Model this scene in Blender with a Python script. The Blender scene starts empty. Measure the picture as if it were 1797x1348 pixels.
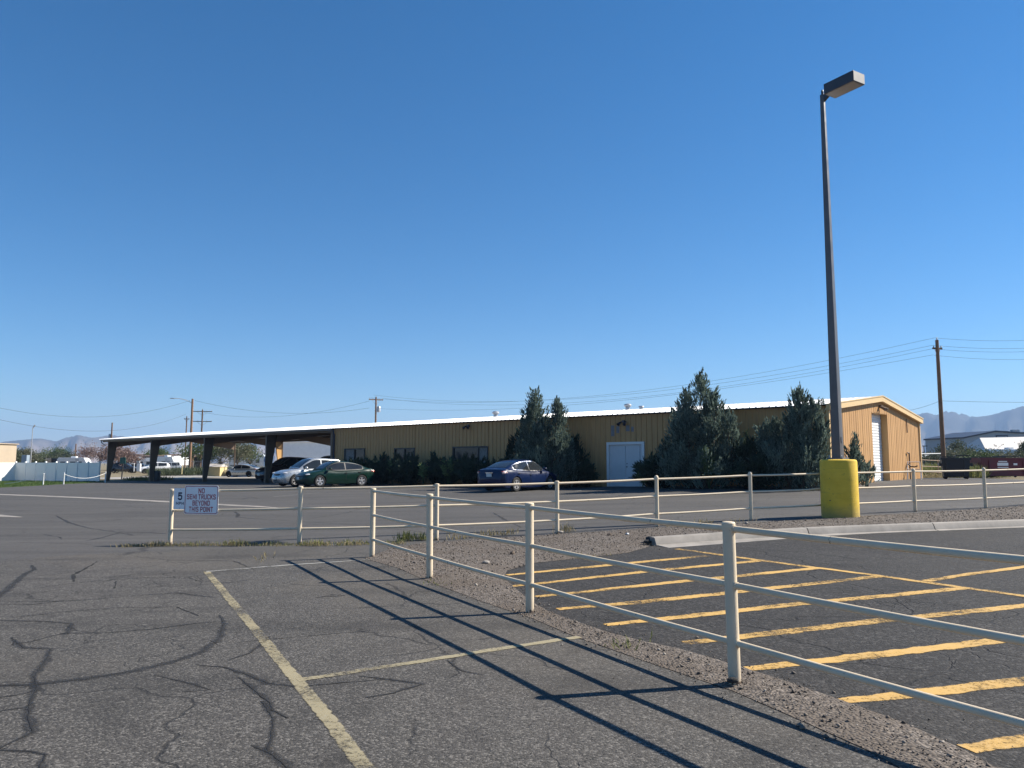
import bpy, bmesh, math, random
import numpy as np
from mathutils import Vector, Matrix
from mathutils.geometry import delaunay_2d_cdt

R = math.radians
scene = bpy.context.scene
col = scene.collection

# ---------------------------------------------------------------- camera, sky, sun, exposure
cam_d = bpy.data.cameras.new('camera')
cam = bpy.data.objects.new('camera', cam_d)
col.objects.link(cam)
cam.location = (0, 0, 1.6)
cam.rotation_euler = (R(90 + 5.837), 0, 0)
cam_d.sensor_width = 36.0
cam_d.lens = 27.045
cam_d.clip_start = 0.05
cam_d.clip_end = 30000
scene.camera = cam

SUN_EL, SUN_AZ = R(39), R(77.5)          # azimuth from +Y towards +X
world = bpy.data.worlds.new('World')
scene.world = world
world.use_nodes = True
wn = world.node_tree
sky = wn.nodes.new('ShaderNodeTexSky')
sky.sky_type = 'NISHITA'
sky.sun_disc = False
sky.sun_elevation = SUN_EL
sky.sun_rotation = SUN_AZ
sky.altitude = 1400
sky.air_density = 1.0
sky.dust_density = 0.1
sky.ozone_density = 4.0
sat = wn.nodes.new('ShaderNodeHueSaturation')       # the phone camera's colour rendering of the clear sky
sat.inputs['Hue'].default_value = 0.498
sat.inputs['Saturation'].default_value = 1.30
wn.links.new(sky.outputs[0], sat.inputs['Color'])
wn.links.new(sat.outputs[0], wn.nodes['Background'].inputs[0])
wn.nodes['Background'].inputs[1].default_value = 0.073

sun_d = bpy.data.lights.new('sun', 'SUN')
sun_d.energy = 5.0
sun_d.angle = R(0.53)
sun_d.color = (1.0, 0.93, 0.82)
sun = bpy.data.objects.new('sun', sun_d)
col.objects.link(sun)
sdir = Vector((math.sin(SUN_AZ) * math.cos(SUN_EL), math.cos(SUN_AZ) * math.cos(SUN_EL), math.sin(SUN_EL)))
sun.rotation_euler = sdir.to_track_quat('Z', 'Y').to_euler()
sun.location = sdir * 60

vs = scene.view_settings
vs.view_transform = 'Standard'
vs.look = 'None'
vs.exposure = 0.92
vs.gamma = 1.0
vs.use_curve_mapping = False
scene.render.engine = 'CYCLES'
scene.cycles.use_denoising = True
scene.cycles.max_bounces = 6
scene.cycles.volume_bounces = 0
scene.cycles.transparent_max_bounces = 12
scene.cycles.use_adaptive_sampling = True
scene.cycles.adaptive_threshold = 0.012

# ---------------------------------------------------------------- terrain height
TPS = [(-7.4, 16.6, -4.0042), (-4.3, 15.9, 1.26466), (-2.4, 13.4, 3.45773), (-1.2, 11.0, -1.32887), (0.2, 8.5, -0.31774), (1.6, 5.8, -0.07696), (-1.5, 16.0, 1.14343), (1.0, 17.5, -3.97514), (3.4, 18.5, 0.26183), (5.9, 19.3, 2.69645), (11.2, 21.7, 1.1664), (13.9, 23.0, -3.93398), (-10.0, 45.4, 1.03029), (0.1, 36.1, 2.38874), (1.9, 38.3, -4.565), (13.3, 32.4, 3.15643), (5.8, 39.0, 0.60836), (-12.7, 55.1, 0.42978), (-19.4, 61.0, -1.14782), (-27.0, 67.6, 0.73653), (-35.0, 74.6, 0.07475), (-42.6, 81.3, -0.56007), (23.0, 43.4, 1.1212), (0.0, 0.0, -0.23621), (-5.0, 3.0, 0.51657), (5.0, 3.0, -0.44549), (0.0, 3.0, 0.28031), (5.0, 8.0, -0.23972), (-5.0, 8.0, 0.15437), (-8.0, 5.0, 0.13148), (3.0, -3.0, 0.0707), (-44.0, 106.0, 0.53852), (-60.0, 85.0, -0.14758), (-50.0, 60.0, -0.09436), (-30.0, 30.0, -0.01331), (-15.0, 10.0, 0.68291), (15.0, 10.0, 0.22922), (30.0, 58.0, -0.78102), (-60.0, 0.0, 0.01494), (-60.0, 40.0, 0.05767), (-90.0, 80.0, -0.24442), (35.0, 0.0, 0.05817), (35.0, 30.0, -0.4651), (45.0, 55.0, 0.23612), (60.0, 80.0, -0.1023), (40.0, 100.0, 0.1102), (0.0, 110.0, -0.08733), (-30.0, 0.0, 0.02761), (0.0, -15.0, 0.14708), (30.0, -15.0, -0.09493), (-40.0, -15.0, -0.08945), (60.0, 20.0, 0.05558), (-70.0, 120.0, -0.05097), (60.0, 130.0, -0.02893), (0.0, 150.0, -0.06367), (-100.0, 150.0, -0.00304), (110.0, 130.0, 0.01287), (110.0, 40.0, -0.01339), (-110.0, 0.0, 0.00047), (-110.0, 80.0, 0.24965)]
TPC = [-0.07745, -0.04664, 0.03817]
def gz(x, y):
    x = np.asarray(x, float); y = np.asarray(y, float)
    x0 = np.clip(x, -110, 110); y0 = np.clip(y, -15, 150)
    z = TPC[0] + TPC[1] * x0 / 50 + TPC[2] * y0 / 50
    for a, b, w in TPS:
        r2 = ((x0 - a) / 50) ** 2 + ((y0 - b) / 50) ** 2
        z = z + w * 0.5 * r2 * np.log(r2 + 1e-9)
    d = np.hypot(np.maximum(np.abs(x) - 90, 0), np.maximum(y - 125, 0))
    t = np.clip(d / 60, 0, 1); t = t * t * (3 - 2 * t)
    return z * (1 - t)
def g(x, y): return float(gz(x, y))

# ---------------------------------------------------------------- object helpers
ORG = {}
def tag(o, label=None, cat=None, group=None, kind=None):
    if label: o['label'] = label
    if cat: o['category'] = cat
    if group: o['group'] = group
    if kind: o['kind'] = kind
    return o
def thing(name, loc, label, cat, group=None, rz=0.0):
    o = bpy.data.objects.new(name, None)
    o.empty_display_size = 0.3
    col.objects.link(o)
    o.location = loc
    o.rotation_euler.z = rz
    ORG[o.name] = Vector(loc)
    return tag(o, label, cat, group)
def link(name, me, parent=None, loc=(0, 0, 0), rz=0.0):
    o = bpy.data.objects.new(name, me)
    col.objects.link(o)
    o.parent = parent
    o.location = loc
    o.rotation_euler.z = rz
    return o
def mk(name, v, f, mat, parent=None, smooth=False, world=False, loc=(0, 0, 0)):
    """one mesh object; world=True: vertices are world coordinates, parent an unrotated thing"""
    me = bpy.data.meshes.new(name)
    v = np.asarray(v, float).reshape(-1, 3)
    if world and parent is not None:
        p = parent
        while p.parent is not None: p = p.parent
        v = v - np.array(ORG[p.name])
    me.from_pydata(v.tolist(), [], [tuple(int(i) for i in q) for q in f])
    if isinstance(mat, (list, tuple)):
        for m in mat: me.materials.append(m)
    else: me.materials.append(mat)
    if smooth: me.polygons.foreach_set('use_smooth', [True] * len(me.polygons))
    me.update()
    return link(name, me, parent, loc)
def mk_tris(name, v, tri, mat, parent=None, attr=None):
    """fast path for many triangles (numpy arrays)"""
    me = bpy.data.meshes.new(name)
    nv, nt = len(v), len(tri)
    me.vertices.add(nv); me.vertices.foreach_set('co', np.asarray(v, np.float32).ravel())
    me.loops.add(nt * 3); me.loops.foreach_set('vertex_index', np.asarray(tri, np.int32).ravel())
    me.polygons.add(nt)
    me.polygons.foreach_set('loop_start', np.arange(0, nt * 3, 3, dtype=np.int32))
    me.polygons.foreach_set('loop_total', np.full(nt, 3, np.int32))
    me.materials.append(mat)
    if attr is not None:
        a = me.attributes.new('tint', 'FLOAT', 'POINT'); a.data.foreach_set('value', np.asarray(attr, np.float32))
    me.update(); me.validate()
    return link(name, me, parent)

class MB:
    def __init__(s): s.v = []; s.f = []
    def add(s, v, f):
        k = len(s.v); s.v += [tuple(q) for q in v]; s.f += [tuple(i + k for i in q) for q in f]; return s
    def box(s, c, d, rz=0.0, taper=None):
        hx, hy, hz = d[0] / 2, d[1] / 2, d[2] / 2
        tx, ty = taper or (1, 1)
        cs, sn = math.cos(rz), math.sin(rz)
        v = []
        for z, kx, ky in ((-hz, 1, 1), (hz, tx, ty)):
            for x, y in ((-hx, -hy), (hx, -hy), (hx, hy), (-hx, hy)):
                x *= kx; y *= ky
                v.append((c[0] + x * cs - y * sn, c[1] + x * sn + y * cs, c[2] + z))
        return s.add(v, [(3, 2, 1, 0), (4, 5, 6, 7), (0, 1, 5, 4), (1, 2, 6, 5), (2, 3, 7, 6), (3, 0, 4, 7)])
    def tube(s, pts, r, n=8, caps=True):
        pts = [Vector(p) for p in pts]
        rr = r if isinstance(r, (list, tuple)) else [r] * len(pts)
        v = []; f = []
        up = Vector((0, 0, 1)); prev = None
        for i, p in enumerate(pts):
            d = (pts[min(i + 1, len(pts) - 1)] - pts[max(i - 1, 0)]).normalized()
            if prev is None:
                a = d.cross(up)
                if a.length < 1e-3: a = d.cross(Vector((1, 0, 0)))
                a.normalize()
            else:
                a = (prev - d * prev.dot(d)).normalized()
            prev = a
            b = a.cross(d)
            for k in range(n):
                t = 2 * math.pi * k / n
                v.append(tuple(p + (a * math.cos(t) + b * math.sin(t)) * rr[i]))
        for i in range(len(pts) - 1):
            for k in range(n):
                f.append((i * n + k, i * n + (k + 1) % n, (i + 1) * n + (k + 1) % n, (i + 1) * n + k))
        if caps:
            f.append(tuple(range(n))[::-1]); f.append(tuple((len(pts) - 1) * n + k for k in range(n)))
        return s.add(v, f)
    def lathe(s, prof, c=(0, 0, 0), n=24, axis='z', caps=True):
        v = []; f = []
        for r, z in prof:
            for k in range(n):
                t = 2 * math.pi * k / n
                p = (r * math.cos(t), r * math.sin(t), z)
                if axis == 'y': p = (p[0], p[2], p[1])
                v.append((c[0] + p[0], c[1] + p[1], c[2] + p[2]))
        m = len(prof)
        for i in range(m - 1):
            for k in range(n):
                q = (i * n + k, i * n + (k + 1) % n, (i + 1) * n + (k + 1) % n, (i + 1) * n + k)
                f.append(q if axis == 'z' else q[::-1])
        if caps: f.append(tuple(range(n))[::-1]); f.append(tuple((m - 1) * n + k for k in range(n)))
        return s.add(v, f)
    def prism(s, poly, a, b):
        """poly: list of 3D points (planar); extruded by the vector b-a"""
        d = Vector(b) - Vector(a); n = len(poly)
        v = [tuple(p) for p in poly] + [tuple(Vector(p) + d) for p in poly]
        f = [tuple(range(n))[::-1], tuple(range(n, 2 * n))] + [(i, (i + 1) % n, n + (i + 1) % n, n + i) for i in range(n)]
        return s.add(v, f)
    def build(s, name, mat, parent=None, smooth=False, world=False, loc=(0, 0, 0)):
        o = mk(name, s.v, s.f, mat, parent, False, world, loc)
        bm = bmesh.new(); bm.from_mesh(o.data)
        bmesh.ops.recalc_face_normals(bm, faces=bm.faces)
        bm.to_mesh(o.data); bm.free()
        if smooth: shade(o)
        return o
def shade(o, ang=35):
    me = o.data
    me.polygons.foreach_set('use_smooth', [True] * len(me.polygons))
    bm = bmesh.new(); bm.from_mesh(me)
    for e in bm.edges:
        if len(e.link_faces) == 2 and e.calc_face_angle(0) > R(ang): e.smooth = False
    bm.to_mesh(me); bm.free()
def bevel(o, w=0.01, seg=2):
    bm = bmesh.new(); bm.from_mesh(o.data)
    bmesh.ops.bevel(bm, geom=[e for e in bm.edges if len(e.link_faces) == 2 and e.calc_face_angle(0) > R(25)], offset=w, segments=seg, affect='EDGES', profile=0.7)
    bm.to_mesh(o.data); bm.free(); return o

# ---------------------------------------------------------------- materials
def nt(name):
    m = bpy.data.materials.new(name); m.use_nodes = True
    return m, m.node_tree, m.node_tree.nodes['Principled BSDF']
def N(t, typ, **kw):
    n = t.nodes.new(typ)
    for k, v in kw.items():
        if k in n.inputs.keys(): n.inputs[k].default_value = v
        else: setattr(n, k, v)
    return n
def noise(t, vec, scale, detail=4, rough=0.55, dist=0.0):
    n = N(t, 'ShaderNodeTexNoise'); n.inputs['Scale'].default_value = scale; n.inputs['Detail'].default_value = detail
    n.inputs['Roughness'].default_value = rough; n.inputs['Distortion'].default_value = dist
    t.links.new(vec, n.inputs['Vector']); return n.outputs['Fac']
def ramp(t, fac, stops):
    n = N(t, 'ShaderNodeValToRGB'); e = n.color_ramp.elements
    while len(e) < len(stops): e.new(0.5)
    for q, (p, c) in zip(e, stops):
        q.position = p; q.color = (*c, 1) if len(c) == 3 else c
    t.links.new(fac, n.inputs[0]); return n.outputs[0]
def mixc(t, fac, a, b, blend='MIX'):
    n = N(t, 'ShaderNodeMix', data_type='RGBA', blend_type=blend)
    for s, v in ((0, fac), (6, a), (7, b)):
        if isinstance(v, (int, float)): n.inputs[s].default_value = v
        elif isinstance(v, tuple): n.inputs[s].default_value = (*v, 1)
        else: t.links.new(v, n.inputs[s])
    return n.outputs[2]
def math_(t, op, a, b=0.0, c=None):
    n = N(t, 'ShaderNodeMath', operation=op)
    for i, v in enumerate((a, b) if c is None else (a, b, c)):
        if isinstance(v, (int, float)): n.inputs[i].default_value = v
        else: t.links.new(v, n.inputs[i])
    return n.outputs[0]
def mapr(t, v, a, b, c=0.0, d=1.0):
    n = N(t, 'ShaderNodeMapRange'); n.clamp = True
    t.links.new(v, n.inputs[0])
    for i, q in enumerate((a, b, c, d)): n.inputs[i + 1].default_value = q
    return n.outputs[0]
def coords(t): return N(t, 'ShaderNodeTexCoord').outputs['Object']
def bump(t, b, h, strength=0.4, dist=0.01):
    n = N(t, 'ShaderNodeBump'); n.inputs['Strength'].default_value = strength; n.inputs['Distance'].default_value = dist
    t.links.new(h, n.inputs['Height']); t.links.new(n.outputs[0], b.inputs['Normal'])
def plain(name, c, rough=0.5, metal=0.0, var=0.12, scale=6.0, coat=0.0, bmp=0.0, bscale=60):
    """paint / metal / plastic with slight mottling"""
    m, t, b = nt(name); v = coords(t)
    f = noise(t, v, scale, 5, 0.6)
    lo = tuple(q * (1 - var) for q in c); hi = tuple(min(1, q * (1 + var)) for q in c)
    t.links.new(ramp(t, f, [(0.3, lo), (0.7, hi)]), b.inputs['Base Color'])
    t.links.new(mapr(t, f, 0.3, 0.7, max(0.02, rough - 0.08), min(1, rough + 0.08)), b.inputs['Roughness'])
    b.inputs['Metallic'].default_value = metal
    b.inputs['Coat Weight'].default_value = coat
    b.inputs['Coat Roughness'].default_value = 0.04
    if bmp: bump(t, b, noise(t, v, bscale, 4), bmp, 0.005)
    return m

def asphalt(name, lo, hi, stone, stone_amt, crack=0.0, streak=0.0, grain=85.0, bmp=0.5, blot=0.5, stain=0.0):
    m, t, b = nt(name); v = coords(t)
    big = noise(t, v, blot, 5, 0.6, 0.4)
    fine = noise(t, v, 34, 5, 0.7)
    base = ramp(t, big, [(0.32, lo), (0.68, hi)])
    base = mixc(t, 0.45, base, ramp(t, fine, [(0.3, tuple(q * 0.6 for q in lo)), (0.72, tuple(q * 1.3 for q in hi))]))
    vor = N(t, 'ShaderNodeTexVoronoi'); vor.inputs['Scale'].default_value = grain; t.links.new(v, vor.inputs['Vector'])
    sep = N(t, 'ShaderNodeSeparateColor'); t.links.new(vor.outputs['Color'], sep.inputs[0])
    k = math_(t, 'MULTIPLY', mapr(t, sep.outputs[0], 0.62, 0.95), stone_amt)
    c = mixc(t, k, base, stone)
    k2 = math_(t, 'MULTIPLY', mapr(t, sep.outputs[1], 0.7, 0.95), 0.75)
    c = mixc(t, k2, c, tuple(q * 0.45 for q in lo))
    h = math_(t, 'ADD', math_(t, 'MULTIPLY', vor.outputs['Distance'], -0.7), math_(t, 'MULTIPLY', fine, 0.8))
    if streak:
        mp = N(t, 'ShaderNodeMapping'); mp.inputs['Rotation'].default_value = (0, 0, R(-12)); mp.inputs['Scale'].default_value = (0.12, 1.2, 1)
        t.links.new(v, mp.inputs[0])
        s = noise(t, mp.outputs[0], 0.9, 6, 0.65)
        c = mixc(t, math_(t, 'MULTIPLY', mapr(t, s, 0.5, 0.72), streak), c, tuple(q * 0.55 for q in lo))
        c = mixc(t, math_(t, 'MULTIPLY', mapr(t, s, 0.48, 0.3), streak * 0.8), c, tuple(min(1, q * 1.35) for q in hi))
    if stain:
        sn = noise(t, v, 0.75, 7, 0.62, 1.6); s2 = noise(t, v, 0.19, 4, 0.5, 0.5); s3 = noise(t, v, 2.6, 6, 0.7, 0.8)
        c = mixc(t, math_(t, 'MULTIPLY', mapr(t, sn, 0.53, 0.72), 0.55 * stain), c, tuple(q * 0.5 for q in lo))
        c = mixc(t, math_(t, 'MULTIPLY', mapr(t, s2, 0.50, 0.66), 0.5 * stain), c, (hi[0] * 1.35, hi[1] * 1.27, hi[2] * 1.15))
        c = mixc(t, math_(t, 'MULTIPLY', mapr(t, s3, 0.62, 0.75), 0.5 * stain), c, tuple(q * 0.6 for q in lo))
        wv2 = N(t, 'ShaderNodeTexWave', wave_type='RINGS', wave_profile='SIN'); wv2.inputs['Scale'].default_value = 0.16; wv2.inputs['Distortion'].default_value = 2.5; wv2.inputs['Detail'].default_value = 3
        mp2 = N(t, 'ShaderNodeMapping'); mp2.inputs['Location'].default_value = (4.5, -1.0, 0); t.links.new(v, mp2.inputs[0]); t.links.new(mp2.outputs[0], wv2.inputs['Vector'])
        c = mixc(t, math_(t, 'MULTIPLY', math_(t, 'MULTIPLY', mapr(t, wv2.outputs['Fac'], 0.75, 0.98), mapr(t, noise(t, v, 0.5, 5), 0.42, 0.6)), 0.4 * stain), c, tuple(q * 0.5 for q in lo))
    if crack:
        wv = N(t, 'ShaderNodeTexNoise'); wv.inputs['Scale'].default_value = 1.3; wv.inputs['Detail'].default_value = 6; t.links.new(v, wv.inputs['Vector'])
        ad = N(t, 'ShaderNodeVectorMath', operation='MULTIPLY_ADD'); t.links.new(wv.outputs['Color'], ad.inputs[0]); ad.inputs[1].default_value = (0.9, 0.9, 0); t.links.new(v, ad.inputs[2])
        for sc_, wd, th in ((0.42, 0.006, 0.45), (1.5, 0.010, 0.54), (4.2, 0.016, 0.60)):
            ve = N(t, 'ShaderNodeTexVoronoi', feature='DISTANCE_TO_EDGE'); ve.inputs['Scale'].default_value = sc_; t.links.new(ad.outputs[0], ve.inputs['Vector'])
            msk = mapr(t, noise(t, v, 0.55 if sc_ < 1 else 0.35, 3), th, th + 0.07)
            ln = math_(t, 'MULTIPLY', mapr(t, ve.outputs['Distance'], wd * 0.4, wd * 1.3, 1, 0), math_(t, 'MULTIPLY', msk, crack))
            c = mixc(t, ln, c, (0.018, 0.017, 0.016))
            h = math_(t, 'SUBTRACT', h, math_(t, 'MULTIPLY', ln, 1.5))
    t.links.new(c, b.inputs['Base Color'])
    b.inputs['Roughness'].default_value = 0.85
    b.inputs['Specular IOR Level'].default_value = 0.3
    bump(t, b, h, bmp, 0.006)
    return m
def feather(t, v):
    """0 at the rim of a strip, 1 along its middle"""
    at = N(t, 'ShaderNodeAttribute'); at.attribute_name = 'tint'; return at.outputs['Fac']
def paint(name, c, wear=0.45, scale=16, cover=0.95, pale=(0.42, 0.36, 0.26)):
    m, t, b = nt(name); v = coords(t)
    e = feather(t, v)
    f = noise(t, v, scale, 8, 0.75); f2 = noise(t, v, 1.1, 4, 0.6); f3 = noise(t, v, 75, 3, 0.8)
    s = math_(t, 'ADD', math_(t, 'MULTIPLY', f, 0.4), math_(t, 'ADD', math_(t, 'MULTIPLY', f2, 0.4), math_(t, 'MULTIPLY', f3, 0.2)))
    k = mapr(t, s, wear - 0.05, wear + 0.03)
    ed = mapr(t, math_(t, 'ADD', e, math_(t, 'MULTIPLY', math_(t, 'SUBTRACT', f, 0.5), 0.7)), 0.05, 0.22)
    cc = mixc(t, mapr(t, f2, 0.40, 0.62), tuple(q * 0.82 for q in c), c)
    cc = mixc(t, math_(t, 'MULTIPLY', mapr(t, f, 0.52, 0.75), 0.5), cc, pale)
    cc = mixc(t, math_(t, 'MULTIPLY', mapr(t, f3, 0.5, 0.75), 0.35), cc, tuple(q * 0.45 for q in c))
    t.links.new(cc, b.inputs['Base Color']); b.inputs['Roughness'].default_value = 0.8
    t.links.new(math_(t, 'MULTIPLY', math_(t, 'MULTIPLY', k, ed), cover), b.inputs['Alpha'])
    bump(t, b, f3, 0.3, 0.004)
    return m
def tarmat():
    m, t, b = nt('crack_tar'); v = coords(t); e = feather(t, v)
    f = noise(t, v, 14, 6, 0.7); f2 = noise(t, v, 3.0, 5, 0.6)
    a = mapr(t, math_(t, 'ADD', e, math_(t, 'ADD', math_(t, 'MULTIPLY', math_(t, 'SUBTRACT', f, 0.5), 0.9), math_(t, 'MULTIPLY', math_(t, 'SUBTRACT', f2, 0.5), 0.9))), 0.12, 0.62)
    t.links.new(ramp(t, f, [(0.3, (0.018, 0.018, 0.018)), (0.7, (0.032, 0.031, 0.031))]), b.inputs['Base Color']); b.inputs['Roughness'].default_value = 0.7
    t.links.new(math_(t, 'MULTIPLY', a, 0.45), b.inputs['Alpha']); return m
def pipemat():
    m, t, b = nt('cream_pipe_paint'); v = coords(t)
    f = noise(t, v, 5, 5, 0.6); ch = noise(t, v, 11, 6, 0.65); sp = N(t, 'ShaderNodeSeparateXYZ'); t.links.new(v, sp.inputs[0])
    low = mapr(t, sp.outputs[2], 0.0, 0.30, 0.17, 0.0)
    c = ramp(t, f, [(0.3, (0.64, 0.525, 0.37)), (0.7, (0.71, 0.595, 0.435))])
    c = mixc(t, mapr(t, noise(t, v, 2.2, 6, 0.7), 0.55, 0.8, 0, 0.4), c, (0.42, 0.35, 0.26))
    k = mapr(t, math_(t, 'ADD', ch, low), 0.675, 0.70)
    c = mixc(t, k, c, (0.07, 0.045, 0.035))
    c = mixc(t, math_(t, 'MULTIPLY', mapr(t, sp.outputs[2], 0.0, 0.16, 1.0, 0.0), 0.45), c, (0.25, 0.2, 0.15))
    t.links.new(c, b.inputs['Base Color']); b.inputs['Roughness'].default_value = 0.6; b.inputs['Specular IOR Level'].default_value = 0.25
    bump(t, b, math_(t, 'SUBTRACT', f, k), 0.12, 0.004); return m
def basemat():
    m, t, b = nt('yellow_concrete'); v = coords(t)
    f = noise(t, v, 3.0, 6, 0.65); ch = noise(t, v, 9, 7, 0.72); sp = N(t, 'ShaderNodeSeparateXYZ'); t.links.new(v, sp.inputs[0])
    c = ramp(t, f, [(0.3, (0.66, 0.43, 0.03)), (0.7, (0.80, 0.54, 0.05))])
    mp = N(t, 'ShaderNodeMapping'); mp.inputs['Scale'].default_value = (1.5, 1.5, 26); t.links.new(v, mp.inputs[0]); ln = noise(t, mp.outputs[0], 1.0, 4, 0.6)
    c = mixc(t, mapr(t, ln, 0.58, 0.72, 0, 0.45), c, (0.36, 0.25, 0.04))
    c = mixc(t, mapr(t, ch, 0.635, 0.67), c, (0.09, 0.075, 0.04))
    c = mixc(t, math_(t, 'MULTIPLY', mapr(t, math_(t, 'ADD', sp.outputs[2], math_(t, 'MULTIPLY', ch, -0.25)), -0.1, 0.22, 1.0, 0.0), 0.6), c, (0.24, 0.19, 0.10))
    t.links.new(c, b.inputs['Base Color']); b.inputs['Roughness'].default_value = 0.75
    bump(t, b, math_(t, 'ADD', math_(t, 'MULTIPLY', ln, 0.8), ch), 0.5, 0.012); return m
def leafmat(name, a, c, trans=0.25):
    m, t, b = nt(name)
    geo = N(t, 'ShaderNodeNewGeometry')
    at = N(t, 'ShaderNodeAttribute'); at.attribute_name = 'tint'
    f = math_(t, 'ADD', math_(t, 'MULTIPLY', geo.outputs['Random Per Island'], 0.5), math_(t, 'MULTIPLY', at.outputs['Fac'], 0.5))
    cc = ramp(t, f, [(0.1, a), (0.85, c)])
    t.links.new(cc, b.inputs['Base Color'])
    b.inputs['Roughness'].default_value = 0.6
    b.inputs['Specular IOR Level'].default_value = 0.25
    tr = N(t, 'ShaderNodeBsdfTranslucent'); t.links.new(cc, tr.inputs[0])
    mx = N(t, 'ShaderNodeMixShader'); mx.inputs[0].default_value = trans
    t.links.new(b.outputs[0], mx.inputs[1]); t.links.new(tr.outputs[0], mx.inputs[2])
    t.links.new(mx.outputs[0], t.nodes['Material Output'].inputs[0])
    return m

M = {}
M['old'] = asphalt('old_asphalt', (0.044, 0.0415, 0.0385), (0.086, 0.079, 0.070), (0.24, 0.222, 0.198), 0.6, crack=0.6, grain=80, bmp=0.8, blot=0.28, stain=1.0)
M['road'] = asphalt('road_asphalt', (0.070, 0.066, 0.061), (0.094, 0.0875, 0.0805), (0.15, 0.14, 0.13), 0.3, crack=0.55, streak=0.55, grain=80, bmp=0.3, blot=0.12)
M['dark'] = asphalt('dark_asphalt', (0.019, 0.018, 0.0175), (0.034, 0.0315, 0.029), (0.11, 0.104, 0.097), 0.6, crack=0.9, stain=0.6, grain=48, bmp=1.2, blot=0.6)
M['concrete'] = plain('concrete', (0.27, 0.245, 0.215), 0.85, var=0.28, scale=2.2, bmp=0.3)
M['yard'] = plain('pale_pavement', (0.33, 0.31, 0.28), 0.9, var=0.15, scale=0.5, bmp=0.2)
M['tar'] = tarmat()
M['crackline'] = plain('open_crack', (0.012, 0.0115, 0.011), 0.95)
M['tarlump'] = plain('asphalt_lump', (0.03, 0.029, 0.028), 0.9, bmp=0.6)
M['yellow'] = paint('yellow_line_paint', (0.60, 0.365, 0.10), 0.475, 20)
M['cream'] = paint('faded_line_paint', (0.38, 0.325, 0.20), 0.485, 24, 0.78, (0.36, 0.33, 0.26))
M['white_line'] = paint('white_line_paint', (0.42, 0.41, 0.37), 0.47, 16, 0.8, (0.4, 0.38, 0.33))
M['pipe'] = pipemat()
M['yconc'] = basemat()
M['pole'] = plain('grey_pole_paint', (0.115, 0.112, 0.115), 0.4, metal=0.0, var=0.12, scale=4)
M['fixture'] = plain('bronze_fixture', (0.045, 0.045, 0.055), 0.4, var=0.1)
M['alum'] = plain('pale_metal', (0.55, 0.55, 0.55), 0.4, metal=0.3)
M['lit_endcap'] = plain('lit_fixture_end', (0.075, 0.075, 0.085), 0.5)  # lighter copy of the fixture colour, sun on the end face painted in
M['lens'] = plain('lamp_lens', (0.10, 0.10, 0.11), 0.2, var=0.1)
M['steel'] = plain('galvanised', (0.42, 0.43, 0.44), 0.45, metal=0.5)
M['tan'] = plain('tan_steel_panel', (0.60, 0.355, 0.135), 0.5, var=0.07, scale=0.8)
M['shade_brown'] = plain('shade_brown_steel', (0.15, 0.10, 0.065), 0.6, var=0.1)  # tan frame paint darkened to hold the carport shade; also plain brown parts
M['trimtan'] = plain('pale_tan_trim', (0.72, 0.50, 0.24), 0.5, var=0.06)
M['roofw'] = plain('white_roof_metal', (0.80, 0.80, 0.80), 0.4, var=0.04, scale=0.7)
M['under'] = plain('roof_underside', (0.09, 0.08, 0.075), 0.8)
M['white'] = plain('white_paint', (0.78, 0.78, 0.76), 0.5, var=0.05, scale=2)
M['doorp'] = plain('pale_door_paint', (0.62, 0.63, 0.64), 0.45, var=0.04, scale=2)
M['vinyl'] = plain('white_vinyl', (0.80, 0.80, 0.78), 0.45, var=0.03, scale=1)
M['glass'] = plain('window_glass', (0.02, 0.024, 0.028), 0.10, var=0.2, scale=0.8)
M['glass'].node_tree.nodes['Principled BSDF'].inputs['Specular IOR Level'].default_value = 0.45
M['dkframe'] = plain('dark_bronze_frame', (0.035, 0.032, 0.03), 0.5)
M['curtain'] = plain('curtain', (0.22, 0.2, 0.18), 0.8, var=0.3, scale=8)
M['black'] = plain('black_plastic', (0.018, 0.019, 0.022), 0.45)
M['rubber'] = plain('tyre_rubber', (0.02, 0.02, 0.02), 0.85, bmp=0.2)
M['alloy'] = plain('alloy_rim', (0.62, 0.62, 0.63), 0.3, metal=0.6)
M['chrome'] = plain('chrome', (0.7, 0.7, 0.72), 0.15, metal=0.95)
M['blue_paint'] = plain('blue_car_paint', (0.004, 0.013, 0.052), 0.35, metal=0.0, var=0.05, coat=0.35)
M['green_paint'] = plain('green_car_paint', (0.003, 0.022, 0.015), 0.35, metal=0.0, var=0.05, coat=0.4)
for k_ in ('blue_paint', 'green_paint'): M[k_].node_tree.nodes['Principled BSDF'].inputs['Specular IOR Level'].default_value = 0.18
M['silver_paint'] = plain('silver_car_paint', (0.46, 0.47, 0.47), 0.3, metal=0.45, var=0.03, coat=1.0)
M['white_car'] = plain('white_car_paint', (0.75, 0.75, 0.74), 0.3, var=0.03, coat=0.8)
M['dark_car'] = plain('dark_car_paint', (0.02, 0.02, 0.024), 0.3, var=0.05, coat=0.9)
M['red_car'] = plain('dull_red_car_paint', (0.028, 0.011, 0.011), 0.35, var=0.05, coat=0.8)
M['headlamp'] = plain('headlamp_glass', (0.7, 0.71, 0.72), 0.12, metal=0.4)
M['taillamp'] = plain('tail_lamp_red', (0.35, 0.05, 0.035), 0.15, coat=0.8)
M['clearlamp'] = plain('tail_lamp_clear', (0.62, 0.45, 0.42), 0.15, coat=0.8)
M['plate'] = plain('licence_plate', (0.55, 0.57, 0.55), 0.5, var=0.25, scale=30)
M['wood'] = plain('weathered_pole_wood', (0.17, 0.105, 0.065), 0.9, var=0.25, scale=3, bmp=0.4)
M['wood2'] = plain('brown_pole_wood', (0.26, 0.15, 0.085), 0.9, var=0.2, scale=3, bmp=0.4)
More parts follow.
